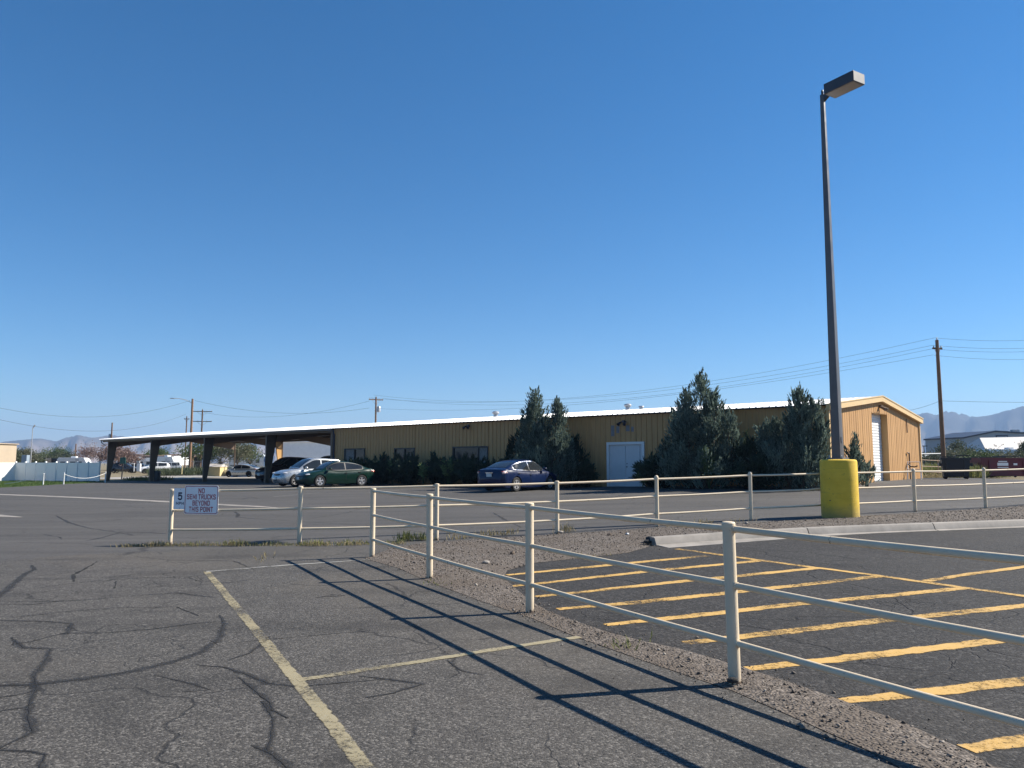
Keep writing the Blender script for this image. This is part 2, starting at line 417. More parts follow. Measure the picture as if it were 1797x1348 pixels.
M['wire'] = plain('wire', (0.05, 0.052, 0.055), 0.6)
M['porcelain'] = plain('insulator', (0.4, 0.4, 0.4), 0.3)
M['maroon'] = plain('maroon_dumpster_paint', (0.13, 0.02, 0.03), 0.5, var=0.2, scale=2)
M['navy'] = plain('navy_sign_ink', (0.012, 0.016, 0.05), 0.5)
M['redink'] = plain('dark_red_sign_ink', (0.40, 0.016, 0.03), 0.5)
M['signw'] = plain('sign_white', (0.88, 0.88, 0.87), 0.35, var=0.03)
M['signg'] = plain('sign_green', (0.02, 0.12, 0.09), 0.5)
M['signb'] = plain('sign_blue', (0.02, 0.06, 0.28), 0.5)
M['beige'] = plain('beige_stucco', (0.46, 0.37, 0.265), 0.85, var=0.06, scale=1)
M['pinkroof'] = plain('pinkish_tile', (0.42, 0.24, 0.19), 0.8)
M['bluegrey'] = plain('blue_grey_cladding', (0.24, 0.30, 0.36), 0.6, var=0.06, scale=0.4)
M['navyroof'] = plain('navy_roof_trim', (0.025, 0.035, 0.06), 0.5)
M['tarp'] = plain('beige_membrane', (0.60, 0.56, 0.52), 0.7, var=0.06, scale=0.5)
M['bark'] = plain('bark', (0.10, 0.075, 0.055), 0.9, var=0.3, scale=12, bmp=0.5)
M['box'] = plain('pale_yellow_box', (0.62, 0.50, 0.26), 0.7)
M['juniper'] = leafmat('juniper_leaf', (0.034, 0.058, 0.047), (0.31, 0.385, 0.31), 0.42)
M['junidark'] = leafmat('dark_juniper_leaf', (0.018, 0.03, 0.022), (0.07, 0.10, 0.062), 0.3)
M['yucca'] = leafmat('bright_shoot_leaf', (0.09, 0.14, 0.05), (0.22, 0.28, 0.12))
M['leaf'] = leafmat('broad_leaf', (0.045, 0.075, 0.025), (0.11, 0.15, 0.05))
M['olive'] = leafmat('olive_leaf', (0.085, 0.095, 0.055), (0.19, 0.19, 0.12))
M['pinkish'] = leafmat('bare_twig', (0.14, 0.09, 0.08), (0.27, 0.19, 0.16))
M['scrub'] = leafmat('scrub_leaf', (0.04, 0.06, 0.032), (0.11, 0.125, 0.065))
M['grassy'] = leafmat('weed_blade', (0.10, 0.13, 0.035), (0.30, 0.29, 0.11), 0.3)
M['straw'] = leafmat('dry_grass_blade', (0.22, 0.18, 0.09), (0.42, 0.35, 0.20), 0.3)
M['lawnblade'] = leafmat('lawn_blade', (0.055, 0.10, 0.02), (0.12, 0.19, 0.05), 0.3)

def groundmat(name, stops, scale, bmp=0.5, fine=8.0, finek=0.4):
    m, t, b = nt(name); v = coords(t)
    c = ramp(t, noise(t, v, scale, 7, 0.65), stops)
    f = noise(t, v, fine, 6, 0.7)
    c = mixc(t, finek, c, ramp(t, f, [(0.3, stops[0][1]), (0.7, stops[-1][1])]))
    t.links.new(c, b.inputs['Base Color']); b.inputs['Roughness'].default_value = 0.95; b.inputs['Specular IOR Level'].default_value = 0.15
    bump(t, b, f, bmp, 0.05); return m
M['dirt'] = groundmat('dry_earth', [(0.3, (0.19, 0.15, 0.10)), (0.55, (0.27, 0.22, 0.15)), (0.72, (0.16, 0.16, 0.08))], 0.06)
M['turf'] = groundmat('lawn_soil', [(0.3, (0.05, 0.075, 0.02)), (0.7, (0.10, 0.13, 0.045))], 0.4)
def gravelmat():
    m, t, b = nt('gravel_bed'); v = coords(t)
    vo = N(t, 'ShaderNodeTexVoronoi'); vo.inputs['Scale'].default_value = 42; t.links.new(v, vo.inputs['Vector'])
    sep = N(t, 'ShaderNodeSeparateColor'); t.links.new(vo.outputs['Color'], sep.inputs[0])
    c = ramp(t, sep.outputs[0], [(0.0, (0.045, 0.037, 0.031)), (0.5, (0.12, 0.098, 0.079)), (1.0, (0.22, 0.187, 0.157))])
    c = mixc(t, mapr(t, noise(t, v, 0.9, 5), 0.42, 0.62), c, (0.105, 0.083, 0.064))
    t.links.new(c, b.inputs['Base Color']); b.inputs['Roughness'].default_value = 0.95
    bump(t, b, math_(t, 'MULTIPLY', vo.outputs['Distance'], -1.0), 0.9, 0.015); return m
M['gravel'] = gravelmat()
def stonemat():
    m, t, b = nt('gravel_stone'); geo = N(t, 'ShaderNodeNewGeometry')
    c = ramp(t, geo.outputs['Random Per Island'], [(0.0, (0.055, 0.045, 0.038)), (0.5, (0.13, 0.108, 0.088)), (0.9, (0.21, 0.178, 0.15)), (1.0, (0.34, 0.31, 0.27))])
    t.links.new(c, b.inputs['Base Color']); b.inputs['Roughness'].default_value = 0.9; return m
M['stone'] = stonemat()
def rockmat():
    m, t, b = nt('mountain_rock'); v = coords(t)
    f = noise(t, v, 0.004, 8, 0.65); geo = N(t, 'ShaderNodeNewGeometry'); sp = N(t, 'ShaderNodeSeparateXYZ'); t.links.new(geo.outputs['Position'], sp.inputs[0])
    c = ramp(t, f, [(0.3, (0.15, 0.115, 0.09)), (0.5, (0.24, 0.19, 0.15)), (0.7, (0.32, 0.26, 0.20))])
    hz = math_(t, 'ADD', sp.outputs[2], math_(t, 'MULTIPLY', noise(t, v, 0.005, 6), 220.0))
    c = mixc(t, math_(t, 'MULTIPLY', mapr(t, hz, 150, 260), 0.85), c, (0.045, 0.05, 0.045))
    t.links.new(c, b.inputs['Base Color']); b.inputs['Roughness'].default_value = 1.0; b.inputs['Specular IOR Level'].default_value = 0.0
    return m
M['rock'] = rockmat()
# ---------------------------------------------------------------- ground sheets
def sheet(name, poly, mat, dz, step, parent=None, mound=0.0, kind='structure'):
    """polygon in plan, filled with a triangle net that follows the terrain"""
    P = np.array(poly, float)
    if len(P) and np.sum(P[:, 0] * np.roll(P[:, 1], -1) - P[:, 1] * np.roll(P[:, 0], -1)) < 0: P = P[::-1]
    pts = []
    for i in range(len(P)):
        a, b = P[i], P[(i + 1) % len(P)]
        k = max(1, int(np.linalg.norm(b - a) / step))
        for j in range(k): pts.append(a + (b - a) * j / k)
    nb = len(pts); edge = [(i, (i + 1) % nb) for i in range(nb)]
    B = np.array(pts)
    xs = np.arange(P[:, 0].min() + step * 0.5, P[:, 0].max(), step); ys = np.arange(P[:, 1].min() + step * 0.5, P[:, 1].max(), step)
    gx, gy = np.meshgrid(xs, ys); q = np.c_[gx.ravel(), gy.ravel()]
    q = q[inside(q, P)]
    if len(q):
        d = edge_dist(q, P); q = q[d > step * 0.35]
    allp = np.vstack([B, q]) if len(q) else B
    r = delaunay_2d_cdt([Vector(p) for p in allp], edge, [], 1, 1e-4)
    V = np.array([(p.x, p.y) for p in r[0]]); F = r[2]
    z = gz(V[:, 0], V[:, 1]) + dz
    if mound: z = z + mound * np.clip(edge_dist(V, P) / 0.5, 0, 1)
    o = mk(name, np.c_[V, z], F, mat, parent, smooth=True)
    bm = bmesh.new(); bm.from_mesh(o.data)
    for f in bm.faces:
        f.normal_update()
        if f.normal.z < 0: f.normal_flip()
    bm.to_mesh(o.data); bm.free()
    if parent is None: o['kind'] = kind
    return o
def inside(q, P):
    x, y = q[:, 0], q[:, 1]; r = np.zeros(len(q), bool)
    for i in range(len(P)):
        x1, y1 = P[i]; x2, y2 = P[(i + 1) % len(P)]
        c = ((y1 > y) != (y2 > y)) & (x < (x2 - x1) * (y - y1) / (y2 - y1 + 1e-12) + x1)
        r ^= c
    return r
def edge_dist(q, P):
    d = np.full(len(q), 1e9)
    for i in range(len(P)):
        a = P[i]; b = P[(i + 1) % len(P)]; ab = b - a
        t = np.clip(((q - a) @ ab) / (ab @ ab + 1e-12), 0, 1)
        d = np.minimum(d, np.linalg.norm(q - (a + t[:, None] * ab), axis=1))
    return d
def ribbon(name, pts, w, mat, dz, parent, jit=0.0, step=0.25, seed=0, wend=None):
    """painted or poured strip of width w along plan points"""
    rnd = random.Random(seed)
    if not isinstance(w, (list, tuple)): w = [w] * len(pts)
    out = []
    for i in range(len(pts) - 1):
        a, b = Vector(pts[i]), Vector(pts[i + 1]); k = max(1, int((b - a).length / step))
        for j in range(k): out.append((a.lerp(b, j / k), w[i] + (w[i + 1] - w[i]) * j / k))
    out.append((Vector(pts[-1]), w[-1]))
    v = []; f = []
    for i, (p, ww) in enumerate(out):
        d = (out[min(i + 1, len(out) - 1)][0] - out[max(i - 1, 0)][0]).normalized(); n = Vector((-d.y, d.x))
        if jit: p = p + n * rnd.uniform(-jit, jit) * 0.8
        for s in (-1, 0, 1):
            q = p + n * (s * max(0.002, ww / 2 + rnd.uniform(-jit, jit)))
            v.append((q.x, q.y, g(q.x, q.y) + dz))
    for i in range(len(out) - 1):
        a = 3 * i; f += [(a, a + 1, a + 4, a + 3), (a + 1, a + 2, a + 5, a + 4)]
    o = mk(name, v, f, mat, parent)
    bm = bmesh.new(); bm.from_mesh(o.data)
    for q in bm.faces:
        q.normal_update()
        if q.normal.z < 0: q.normal_flip()
    bm.to_mesh(o.data); bm.free()
    at = o.data.attributes.new('tint', 'FLOAT', 'POINT'); at.data.foreach_set('value', [0.0, 1.0, 0.0] * len(out))
    return o

# far land: one sheet to the horizon
rings = [0, 6, 12, 20, 30, 42, 56, 72, 90, 110, 135, 165, 200, 260, 360, 520, 800, 1300, 2200, 3800, 6500]
v = [(0, 40, g(0, 40) - 0.06)]; f = []
for i, r in enumerate(rings[1:]):
    for k in range(72):
        a = 2 * math.pi * k / 72
        x, y = r * math.cos(a), 40 + r * math.sin(a)
        v.append((x, y, g(x, y) - 0.06))
    for k in range(72):
        b0 = 1 + i * 72
        if i == 0: f.append((0, b0 + k, b0 + (k + 1) % 72))
        else: f.append((b0 - 72 + k, b0 + k, b0 + (k + 1) % 72, b0 - 72 + (k + 1) % 72))
tag(mk('ground', v, f, M['dirt'], smooth=True), kind='structure')

LAWN = [(-38.07, 57.69), (-38.13, 61.90), (-38.89, 67.12), (-38.73, 73.55)]
road_poly = [(-62, -8), (46, -8), (60, 52)] + [(27.65, 41.86)] + [(28.5, 49.5), (24.5, 45.5)] + [(13.5, 55), (-20, 85), (-38, 84)] + LAWN[::-1] + [(-62, 62)]
road = sheet('asphalt_lot', road_poly, M['road'], 0.0, 2.0)
old_edge = [(-9.16, 13.14), (-8.90, 13.62), (-8.43, 14.49), (-7.57, 14.89), (-6.33, 15.29), (-4.16, 15.10), (-2.72, 15.03), (-2.24, 15.50)]
old = sheet('old_parking_lot', old_edge + [(-1.18, 11.74), (0.26, 8.62), (1.02, 7.02), (1.62, 5.79), (2.02, 4.73)] + [(2.6, 3.2), (5.2, -1.5), (5.5, -7.5), (-14, -7.5), (-14, 5)], M['old'], 0.004, 0.9)
KERB = [(2.69, 14.65), (4.02, 15.24), (6.08, 15.97), (9.05, 16.72), (11.41, 17.39)]
KERB.append((KERB[-1][0] + 3.0 * (KERB[-1][0] - KERB[-2][0]), KERB[-1][1] + 3.0 * (KERB[-1][1] - KERB[-2][1])))
dark = sheet('dark_parking_lot', KERB[::-1] + [(2.34, 14.51), (1.85, 14.02), (0.29, 12.64), (-0.34, 12.01), (-0.38, 10.88), (0.04, 8.89), (0.80, 7.36), (1.39, 6.62), (1.79, 5.79), (2.16, 5.04), (2.42, 4.26)] + [(3.6, 2.4), (6.2, -1.5), (8, -7), (28, -7), (30, 18)], M['dark'], 0.004, 0.9)

# gravel strip: under the diagonal fence, a wedge between the fences, then along the kerb
gr_left = [(-2.46, 13.09), (-1.72, 11.89), (-1.12, 10.56), (-0.32, 9.04), (0.19, 8.16), (0.61, 7.23), (1.14, 6.29), (1.56, 5.57), (1.82, 4.91), (1.98, 4.48), (2.07, 4.06)]
gr_right = [(2.54, 4.26), (2.52, 4.48), (2.42, 4.91), (2.26, 5.29), (2.06, 5.73), (1.88, 6.07), (1.68, 6.43), (1.46, 6.79), (1.14, 7.15), (0.91, 7.46), (0.59, 8.07), (0.39, 8.49), (0.21, 9.13), (0.03, 10.06), (-0.12, 10.92), (-0.07, 11.58), (0.32, 12.37), (1.15, 12.95), (2.00, 13.59), (2.49, 14.40), (2.77, 15.13)]
gr_back = [(15.56, 23.63), (13.82, 22.78), (10.91, 21.13), (8.28, 19.81), (5.79, 18.71), (4.00, 18.14), (3.28, 18.05), (2.07, 17.57), (0.96, 17.17), (-0.34, 16.45), (-1.15, 15.94), (-1.80, 15.55), (-2.24, 14.75)]
kb = [(p[0] + 0.02, p[1] + 0.16) for p in KERB[1:-1]]
ext = [(KERB[-1][0] + 0.0, KERB[-1][1] + 0.16), (22.5, 27.0)]
nearx = [(2.75, 2.9), (4.4, -0.4), (5.6, -6.5)]; nearx2 = [(6.6, -6.5), (5.3, -0.2), (3.5, 2.9)]
gravel_poly = gr_left + nearx + nearx2 + gr_right + kb + ext + gr_back
gravel = sheet('gravel_strip', gravel_poly, M['gravel'], 0.008, 0.35, mound=0.035)

def stones():
    rng = np.random.default_rng(5)
    P = np.array(gravel_poly)
    lo = P.min(0); hi = P.max(0)
    q = rng.uniform(lo, hi, (620000, 2))
    q = q[(q[:, 1] > 2.2) & (np.abs(q[:, 0]) < q[:, 1] * 0.78 + 0.5)]
    keep = rng.random(len(q)) < np.clip(1.25 - q[:, 1] / 21, 0.28, 1)
    q = q[keep]
    jit = rng.normal(0, 1, q.shape) * np.where(rng.random((len(q), 1)) < 0.25, 0.2, 0.06)
    ins = inside(q + jit, P)
    q = q[ins]
    n = len(q)
    r = rng.uniform(0.0035, 0.0085, n) * (1 + 1.3 * (rng.random(n) < 0.07)) * (0.9 + q[:, 1] / 40)
    base = np.array([(1, 0, 0), (0, 1, 0), (-1, 0, 0), (0, -1, 0), (0, 0, 0.75), (0, 0, -0.7)], float)
    tri = np.array([(0, 1, 4), (1, 2, 4), (2, 3, 4), (3, 0, 4), (1, 0, 5), (2, 1, 5), (3, 2, 5), (0, 3, 5)])
    v = base[None] * rng.uniform(0.6, 1.35, (n, 6, 3)) * r[:, None, None]
    v += rng.normal(0, 0.18, (n, 6, 3)) * r[:, None, None]
    a = rng.uniform(0, 6.28, n); c, s = np.cos(a)[:, None], np.sin(a)[:, None]
    x = v[..., 0] * c - v[..., 1] * s; y = v[..., 0] * s + v[..., 1] * c
    z = gz(q[:, 0], q[:, 1]) + 0.008 + 0.035 * np.where(inside(q, P), np.clip(edge_dist(q, P) / 0.5, 0, 1), 0)
    V = np.stack([x + q[:, :1], y + q[:, 1:], v[..., 2] + (z + r * 0.25)[:, None]], -1).reshape(-1, 3)
    T = (tri[None] + 6 * np.arange(n)[:, None, None]).reshape(-1, 3)
    return mk_tris('gravel', V, T, M['stone'])
tag(stones(), 'grey brown gravel scattered between the two pipe fences and the kerb', 'gravel', kind='stuff')
def rock(pt, r, seed, label, mat):
    bm = bmesh.new(); bmesh.ops.create_icosphere(bm, subdivisions=2, radius=r)
    rnd = random.Random(seed); k = Vector((rnd.uniform(0.7, 1.3), rnd.uniform(0.7, 1.2), rnd.uniform(0.5, 0.75)))
    for w in bm.verts: w.co = Vector((w.co.x * k.x, w.co.y * k.y, w.co.z * k.z)) * rnd.uniform(0.86, 1.12)
    me = bpy.data.meshes.new('loose_stone'); bm.to_mesh(me); bm.free(); me.materials.append(mat)
    o = link('loose_stone', me, None, (pt[0], pt[1], g(*pt) + 0.04 + r * 0.3)); return tag(o, label, 'stone', 'loose stones on the gravel')
for i, (p, r, lb, m) in enumerate(zip([(-0.40, 12.14), (0.01, 13.25), (1.07, 17.15), (2.42, 16.38), (5.48, 18.21), (2.04, 16.34)], (0.05, 0.06, 0.05, 0.05, 0.05, 0.05),
        ('pale flat stone on gravel between second and third diagonal fence posts', 'small brown stone on the gravel wedge above the white stone', 'pale round stone at the foot of a back fence post', 'grey stone on the gravel just before the kerb end', 'small pale stone beside the post left of the yellow concrete base', 'flat brown stone near the back edge of the gravel wedge'),
        ('concrete', 'bark', 'concrete', 'steel', 'concrete', 'bark'))):
    rock(p, r, i, lb, M[m])
for i, (p, r, lb) in enumerate(zip([(2.69, 15.04), (2.56, 14.77), (1.58, 5.69)], (.13, .08, .04), ('dark broken lump of asphalt at the end of the kerb', 'smaller dark lump beside the broken kerb end', 'dark lump at the foot of the nearest fence post'))): rock(p, r, 40 + i, lb, M['tarlump'])

# painted lines on the hatched lot
hatch = [[(-0.07, 11.13), (1.43, 12.05), (3.26, 13.09)], [(-0.09, 10.11), (2.19, 11.53), (3.90, 12.41)], [(0.28, 9.39), (2.29, 10.48), (4.47, 11.57)], [(0.50, 8.61), (1.44, 8.99), (5.06, 10.78)], [(0.92, 7.79), (1.76, 8.16), (3.19, 8.84), (5.66, 9.80)], [(1.53, 7.02), (2.08, 7.25), (3.65, 7.92), (5.63, 8.66), (6.53, 9.00)], [(1.83, 6.17), (2.80, 6.51), (4.21, 7.02), (5.36, 7.42)], [(2.21, 5.36), (2.96, 5.57), (3.74, 5.82), (4.29, 5.97)], [(2.54, 4.50), (2.95, 4.62), (3.38, 4.75)]]
for i, pl in enumerate(hatch):
    ribbon('hatch_stripe', pl, [0.13] + [0.19] * (len(pl) - 1), M['yellow'], 0.0075, dark, 0.012, 0.12, i)
ribbon('border_line', [(2.97, 14.08), (3.83, 12.65), (4.48, 11.65), (5.08, 10.78), (5.35, 10.31), (6.01, 9.24), (6.33, 8.74)], 0.15, M['yellow'], 0.009, dark, 0.01, 0.12, 31)
ribbon('stall_line', [(5.44, 10.33), (6.32, 10.87), (7.51, 11.50), (8.94, 12.27)], 0.16, M['yellow'], 0.0105, dark, 0.01, 0.12, 32)
# faded lines on the old lot
ribbon('stall_line', [(-4.58, 11.76), (-2.40, 7.47), (-1.60, 5.89), (-1.16, 5.02), (-0.69, 4.06)], 0.11, M['cream'], 0.0078, old, 0.005, 0.06, 33)
ribbon('stall_line', [(-1.58, 5.86), (-0.90, 6.30), (-0.19, 6.77), (0.62, 7.27)], 0.10, M['cream'], 0.0090, old, 0.009, 0.1, 34)
ribbon('stall_line', [(-4.58, 11.76), (-3.58, 12.36), (-2.34, 12.93)], 0.09, M['white_line'], 0.0090, old, 0.012, 0.1, 35)
# sealed cracks on the old lot (plan polylines with their widths)
seals = [
 ([(-3.85, 5.73), (-3.46, 5.77), (-3.17, 5.91), (-2.90, 6.15), (-2.72, 6.44), (-2.64, 6.76), (-2.69, 7.29), (-2.88, 7.89), (-3.10, 8.37)], [.12,.13,.13,.13,.13,.12,.11,.06,.02]),
 ([(-5.27, 8.13), (-4.83, 8.08), (-4.44, 7.96), (-4.30, 7.68), (-4.21, 7.43)], [.05,.05,.06,.09,.09]),
 ([(-4.25, 7.50), (-3.88, 7.50), (-3.52, 7.64), (-3.23, 7.87), (-3.00, 8.01)], [.05,.04,.06,.05,.03]),
 ([(-4.25, 7.50), (-4.34, 7.15), (-4.45, 7.04)], [.05,.04,.02]),
 ([(-4.63, 7.32), (-4.26, 6.91), (-3.99, 6.86), (-3.80, 6.47), (-3.60, 5.99), (-3.38, 5.67), (-3.23, 5.34), (-3.04, 5.02), (-2.85, 4.78), (-2.87, 4.64), (-2.87, 4.50)], [.02,.1,.07,.09,.08,.08,.06,.09,.09,.07,.04]),
 ([(-2.86, 4.48), (-2.66, 4.46), (-2.56, 4.41), (-2.48, 4.22)], [.04,.05,.05,.05]),
 ([(-3.51, 5.46), (-3.39, 5.53), (-3.36, 5.64)], [.03,.04,.03]), ([(-3.31, 5.17), (-3.19, 5.24), (-3.19, 5.32)], [.02,.03,.02]),
 ([(-6.03, 9.27), (-5.22, 9.27), (-4.70, 9.56), (-4.19, 9.82), (-3.85, 9.60), (-3.54, 9.43)], [.03,.05,.04,.06,.05,.02]),
 ([(-5.25, 8.28), (-4.93, 8.55), (-4.44, 8.80), (-3.76, 8.84), (-3.29, 8.31)], [.02,.03,.03,.03,.03]),
 ([(-5.90, 9.08), (-5.49, 9.06), (-5.24, 9.43)], [.02,.05,.02]),
 ([(-2.53, 6.32), (-2.26, 6.24), (-2.02, 6.03), (-1.78, 5.80), (-1.55, 5.71), (-1.24, 5.80), (-0.88, 5.92)], [.02,.07,.09,.06,.03,.03,.02]),
 ([(-2.31, 6.46), (-2.21, 6.70), (-2.22, 7.12), (-2.25, 7.33)], [.03,.05,.07,.03]),
 ([(-2.04, 5.95), (-1.79, 5.58), (-1.64, 5.37), (-1.55, 5.18), (-1.41, 5.02)], [.03,.06,.09,.04,.02]),
 ([(-2.71, 6.02), (-2.36, 5.80), (-2.13, 5.63), (-2.31, 5.58)], [.02,.03,.04,.02]),
 ([(-1.48, 4.55), (-1.35, 4.45), (-1.20, 4.26), (-1.11, 4.08)], [.03,.08,.08,.08]),
 ([(-1.68, 5.37), (-1.50, 5.02), (-1.42, 4.73), (-1.36, 4.46)], [.04,.06,.06,.05]),
 ([(-1.15, 5.98), (-0.92, 5.90), (-0.65, 5.77), (-0.83, 5.55), (-1.00, 5.44)], [.03,.05,.07,.03,.02]),
 ([(-0.53, 6.45), (-0.39, 6.13), (-0.21, 6.01)], [.02,.03,.01]),
 ([(-6.84, 14.17), (-5.82, 13.37), (-4.65, 13.09), (-3.93, 11.94)], [.02,.03,.05,.02]),
 ([(-7.02, 11.53), (-6.56, 12.06), (-5.99, 12.33), (-5.74, 12.65)], [.03,.02,.03,.02]),
 ([(-6.23, 10.37), (-5.89, 10.85), (-5.26, 11.18), (-4.63, 11.23), (-4.37, 11.61)], [.03,.03,.04,.03,.02]),
 ([(-6.24, 9.48), (-6.69, 10.50), (-7.28, 11.68), (-7.54, 12.38), (-7.99, 13.03)], [.14,.14,.12,.1,.05]),
 ([(-6.06, 10.87), (-6.49, 11.60), (-6.88, 12.81), (-7.13, 13.50)], [.05,.08,.05,.02]),
 ([(-5.16, 10.20), (-5.50, 10.92)], [.03,.02]),
 ([(-4.61, 11.17), (-4.35, 10.83), (-3.85, 10.64), (-3.53, 10.98)], [.02,.03,.03,.01]),
 ([(-2.33, 9.38), (-2.23, 9.50), (-2.04, 9.45)], [.05,.10,.03]), ([(-2.22, 9.62), (-2.02, 9.53)], [.05,.04]),
 ([(-2.45, 7.10), (-1.99, 7.30), (-1.60, 7.46), (-1.35, 7.56)], [.02,.02,.02,.01]),
]
for i, (pl, w) in enumerate(seals): 
    ribbon('crack_seal', pl, [q * 1.15 for q in w], M['tar'], 0.0062, old, 0.014, 0.07, 100 + i)
    ribbon('crack', pl, [min(.008, q * .13) for q in w], M['crackline'], 0.0072, old, 0.006, 0.05, 300 + i)
# cracks and drain pans on the smooth lot behind
road_cracks = [
 ([(-14.92, 25.47), (-12.82, 22.58), (-11.35, 20.90), (-10.37, 20.04), (-9.08, 18.78)], [.1,.14,.12,.1,.06]), ([(-9.56, 17.51), (-9.58, 18.02), (-9.83, 19.70), (-9.05, 19.48), (-8.47, 19.13)], [.05,.12,.08,.14,.08]),
 ([(-11.55, 19.22), (-10.70, 18.48), (-10.26, 17.80)], [.05,.05,.03]), ([(-9.41, 26.42), (-8.76, 24.92), (-8.48, 24.03), (-7.21, 23.01), (-5.76, 21.97), (-3.87, 20.50), (-1.81, 17.87)], [.12,.2,.14,.05,.05,.05,.04]),
 ([(-6.05, 22.77), (-5.39, 24.65), (-5.16, 26.72)], [.05,.06,.04]), ([(-0.58, 23.74), (-0.21, 21.29), (0.23, 18.94)], [.08,.14,.05]), ([(-11.70, 33.69), (-11.75, 34.94), (-11.12, 33.95)], [.1,.14,.06]),
 ([(-10.97, 17.32), (-9.66, 17.02), (-8.56, 16.58)], [.03,.05,.03]), ([(3.98, 29.89), (4.73, 31.99), (5.52, 32.48)], [.06,.08,.05]),
 ([(-1.88, 18.62), (0.02, 19.13), (2.18, 19.65), (4.13, 20.04), (5.85, 19.44)], [.03,.04,.04,.03,.03]),
]
for i, (pl, w) in enumerate(road_cracks): ribbon('crack_seal', pl, w, M['tar'], 0.004, road, 0.02, 0.3, 200 + i)
ribbon('drain_pan', [(-31.98, 45.46), (-27.83, 42.20), (-14.53, 32.57), (-11.20, 30.06), (-9.47, 28.82), (-8.15, 27.57)], [.55, .55, .5, .42, .35, .05], M['concrete'], 0.006, road, 0.02, 1.0, 41)
ribbon('drain_pan', [(-18.81, 26.81), (-16.77, 25.51), (-15.64, 24.84)], [.6, .5, .1], M['concrete'], 0.006, road, 0.02, 0.6, 42)
for i, pl in enumerate([[(-7.02, 36.98), (-5.75, 39.47)], [(-5.60, 36.58), (-3.25, 40.79)], [(0.17, 36.57), (2.30, 40.92)], [(2.90, 35.40), (4.56, 38.44)], [(-10.79, 35.13), (-9.48, 38.16)]]):
    ribbon('stall_line', pl, 0.1, M['white_line'], 0.006, road, 0.01, 0.5, 50 + i)

# lawn, pale yard behind the carport
lawn = sheet('lawn', LAWN + [(-44.19, 83.66)] + [(-42.5, 79.5), (-54, 86.5), (-62, 74), (-75, 66), (-62, 60)], M['turf'], 0.006, 2.0)
yard = sheet('yard_pavement', [(-37.5, 84), (-20.3, 85.3), (-4, 92), (-20, 97), (-42, 104), (-52, 92)], M['yard'], -0.01, 2.0)

# ---------------------------------------------------------------- concrete kerb with joints
def kerb():
    root = thing('kerb', (KERB[0][0], KERB[0][1], g(*KERB[0])), 'pale concrete kerb along the gravel strip in front of the yellow lamp base', 'kerb')
    L = [Vector(p) for p in KERB]; seg = []
    cum = [0]
    for i in range(len(L) - 1): cum.append(cum[-1] + (L[i + 1] - L[i]).length)
    def at(s):
        for i in range(len(L) - 1):
            if s <= cum[i + 1] or i == len(L) - 2: return L[i].lerp(L[i + 1], (s - cum[i]) / (cum[i + 1] - cum[i])), (L[i + 1] - L[i]).normalized()
    cuts = [0.0, cum[2] - 0.02, cum[3], cum[3] + 3.0, cum[3] + 6.0, cum[-1]]
    for k in range(len(cuts) - 1):
        s0, s1 = cuts[k] + (0.012 if k else 0), cuts[k + 1] - 0.012
        n = max(2, int((s1 - s0) / 0.5)); v = []; f = []
        for j in range(n + 1):
            s = s0 + (s1 - s0) * j / n; p, d = at(s); nn = Vector((-d.y, d.x))
            gw = 0.42 if s < 1.2 else max(0.12, 0.42 - (s - 1.2) * 0.075)
            for off, z in ((-gw, 0.008), (-0.03, 0.022), (0.02, 0.135), (0.045, 0.152), (0.16, 0.155), (0.175, 0.14), (0.18, -0.05), (-gw, -0.05)):
                q = p + nn * off; v.append((q.x, q.y, g(q.x, q.y) + z))
        for j in range(n):
            for a in range(8): f.append((j * 8 + a, j * 8 + (a + 1) % 8, j * 8 + 8 + (a + 1) % 8, j * 8 + 8 + a))
        f.append(tuple(range(8))); f.append(tuple(n * 8 + a for a in range(8))[::-1])
        b = MB().add(v, f); b.build('kerb_stone', M['concrete'], root, True, True)
    return root
kerb()
# ---------------------------------------------------------------- pipe fences
def post_mesh(h, ball, r=0.045):
    b = MB()
    if ball: prof = [(r, -0.15), (r, h - 0.05), (r * 1.12, h - 0.045), (r * 1.15, h - 0.02), (r * 1.0, h + 0.008), (r * 0.7, h + 0.028), (r * 0.3, h + 0.038), (0.002, h + 0.04)]
    else: prof = [(r, -0.15), (r, h - 0.045), (r * 1.1, h - 0.043), (r * 1.1, h - 0.008), (r * 0.96, h), (r * 0.5, h + 0.004), (0.002, h + 0.005)]
    b.lathe(prof, n=20)
    return b
def fence(name, posts, balls, label, heights=(1.115, 0.71, 0.30), H=1.165, rr=0.024, lean=None):
    root = thing(name, (posts[0][0], posts[0][1], g(*posts[0])), label, 'fence')
    ms = {}
    for i, p in enumerate(posts):
        k = balls[i]
        if k not in ms:
            o = post_mesh(H, k).build('post', M['pipe'], root, True); ms[k] = o.data
        else: o = link('post', ms[k], root)
        o.location = Vector((p[0], p[1], g(*p))) - ORG[root.name]
        if lean and i in lean: o.rotation_euler = lean[i]
    for i in range(len(posts) - 1):
        a, b = posts[i], posts[i + 1]; d = (Vector(b) - Vector(a)).normalized()
        for hh in heights:
            m = MB(); q0 = Vector((a[0], a[1], g(*a) + hh)); q1 = Vector((b[0], b[1], g(*b) + hh))
            e = Vector((d.x, d.y, 0)) * 0.038
            mid = q0.lerp(q1, 0.5) - Vector((0, 0, 0.008))
            m.tube([q0 + e, q0.lerp(q1, 0.25) - Vector((0, 0, 0.006)), mid, q0.lerp(q1, 0.75) - Vector((0, 0, 0.006)), q1 - e], rr, 12)
            # weld collars where the rail meets the posts
            m.tube([q0 + e * 0.9, q0 + e * 1.35], rr * 1.18, 12); m.tube([q1 - e * 1.35, q1 - e * 0.9], rr * 1.18, 12)
            m.build('rail', M['pipe'], root, True, True)
    return root
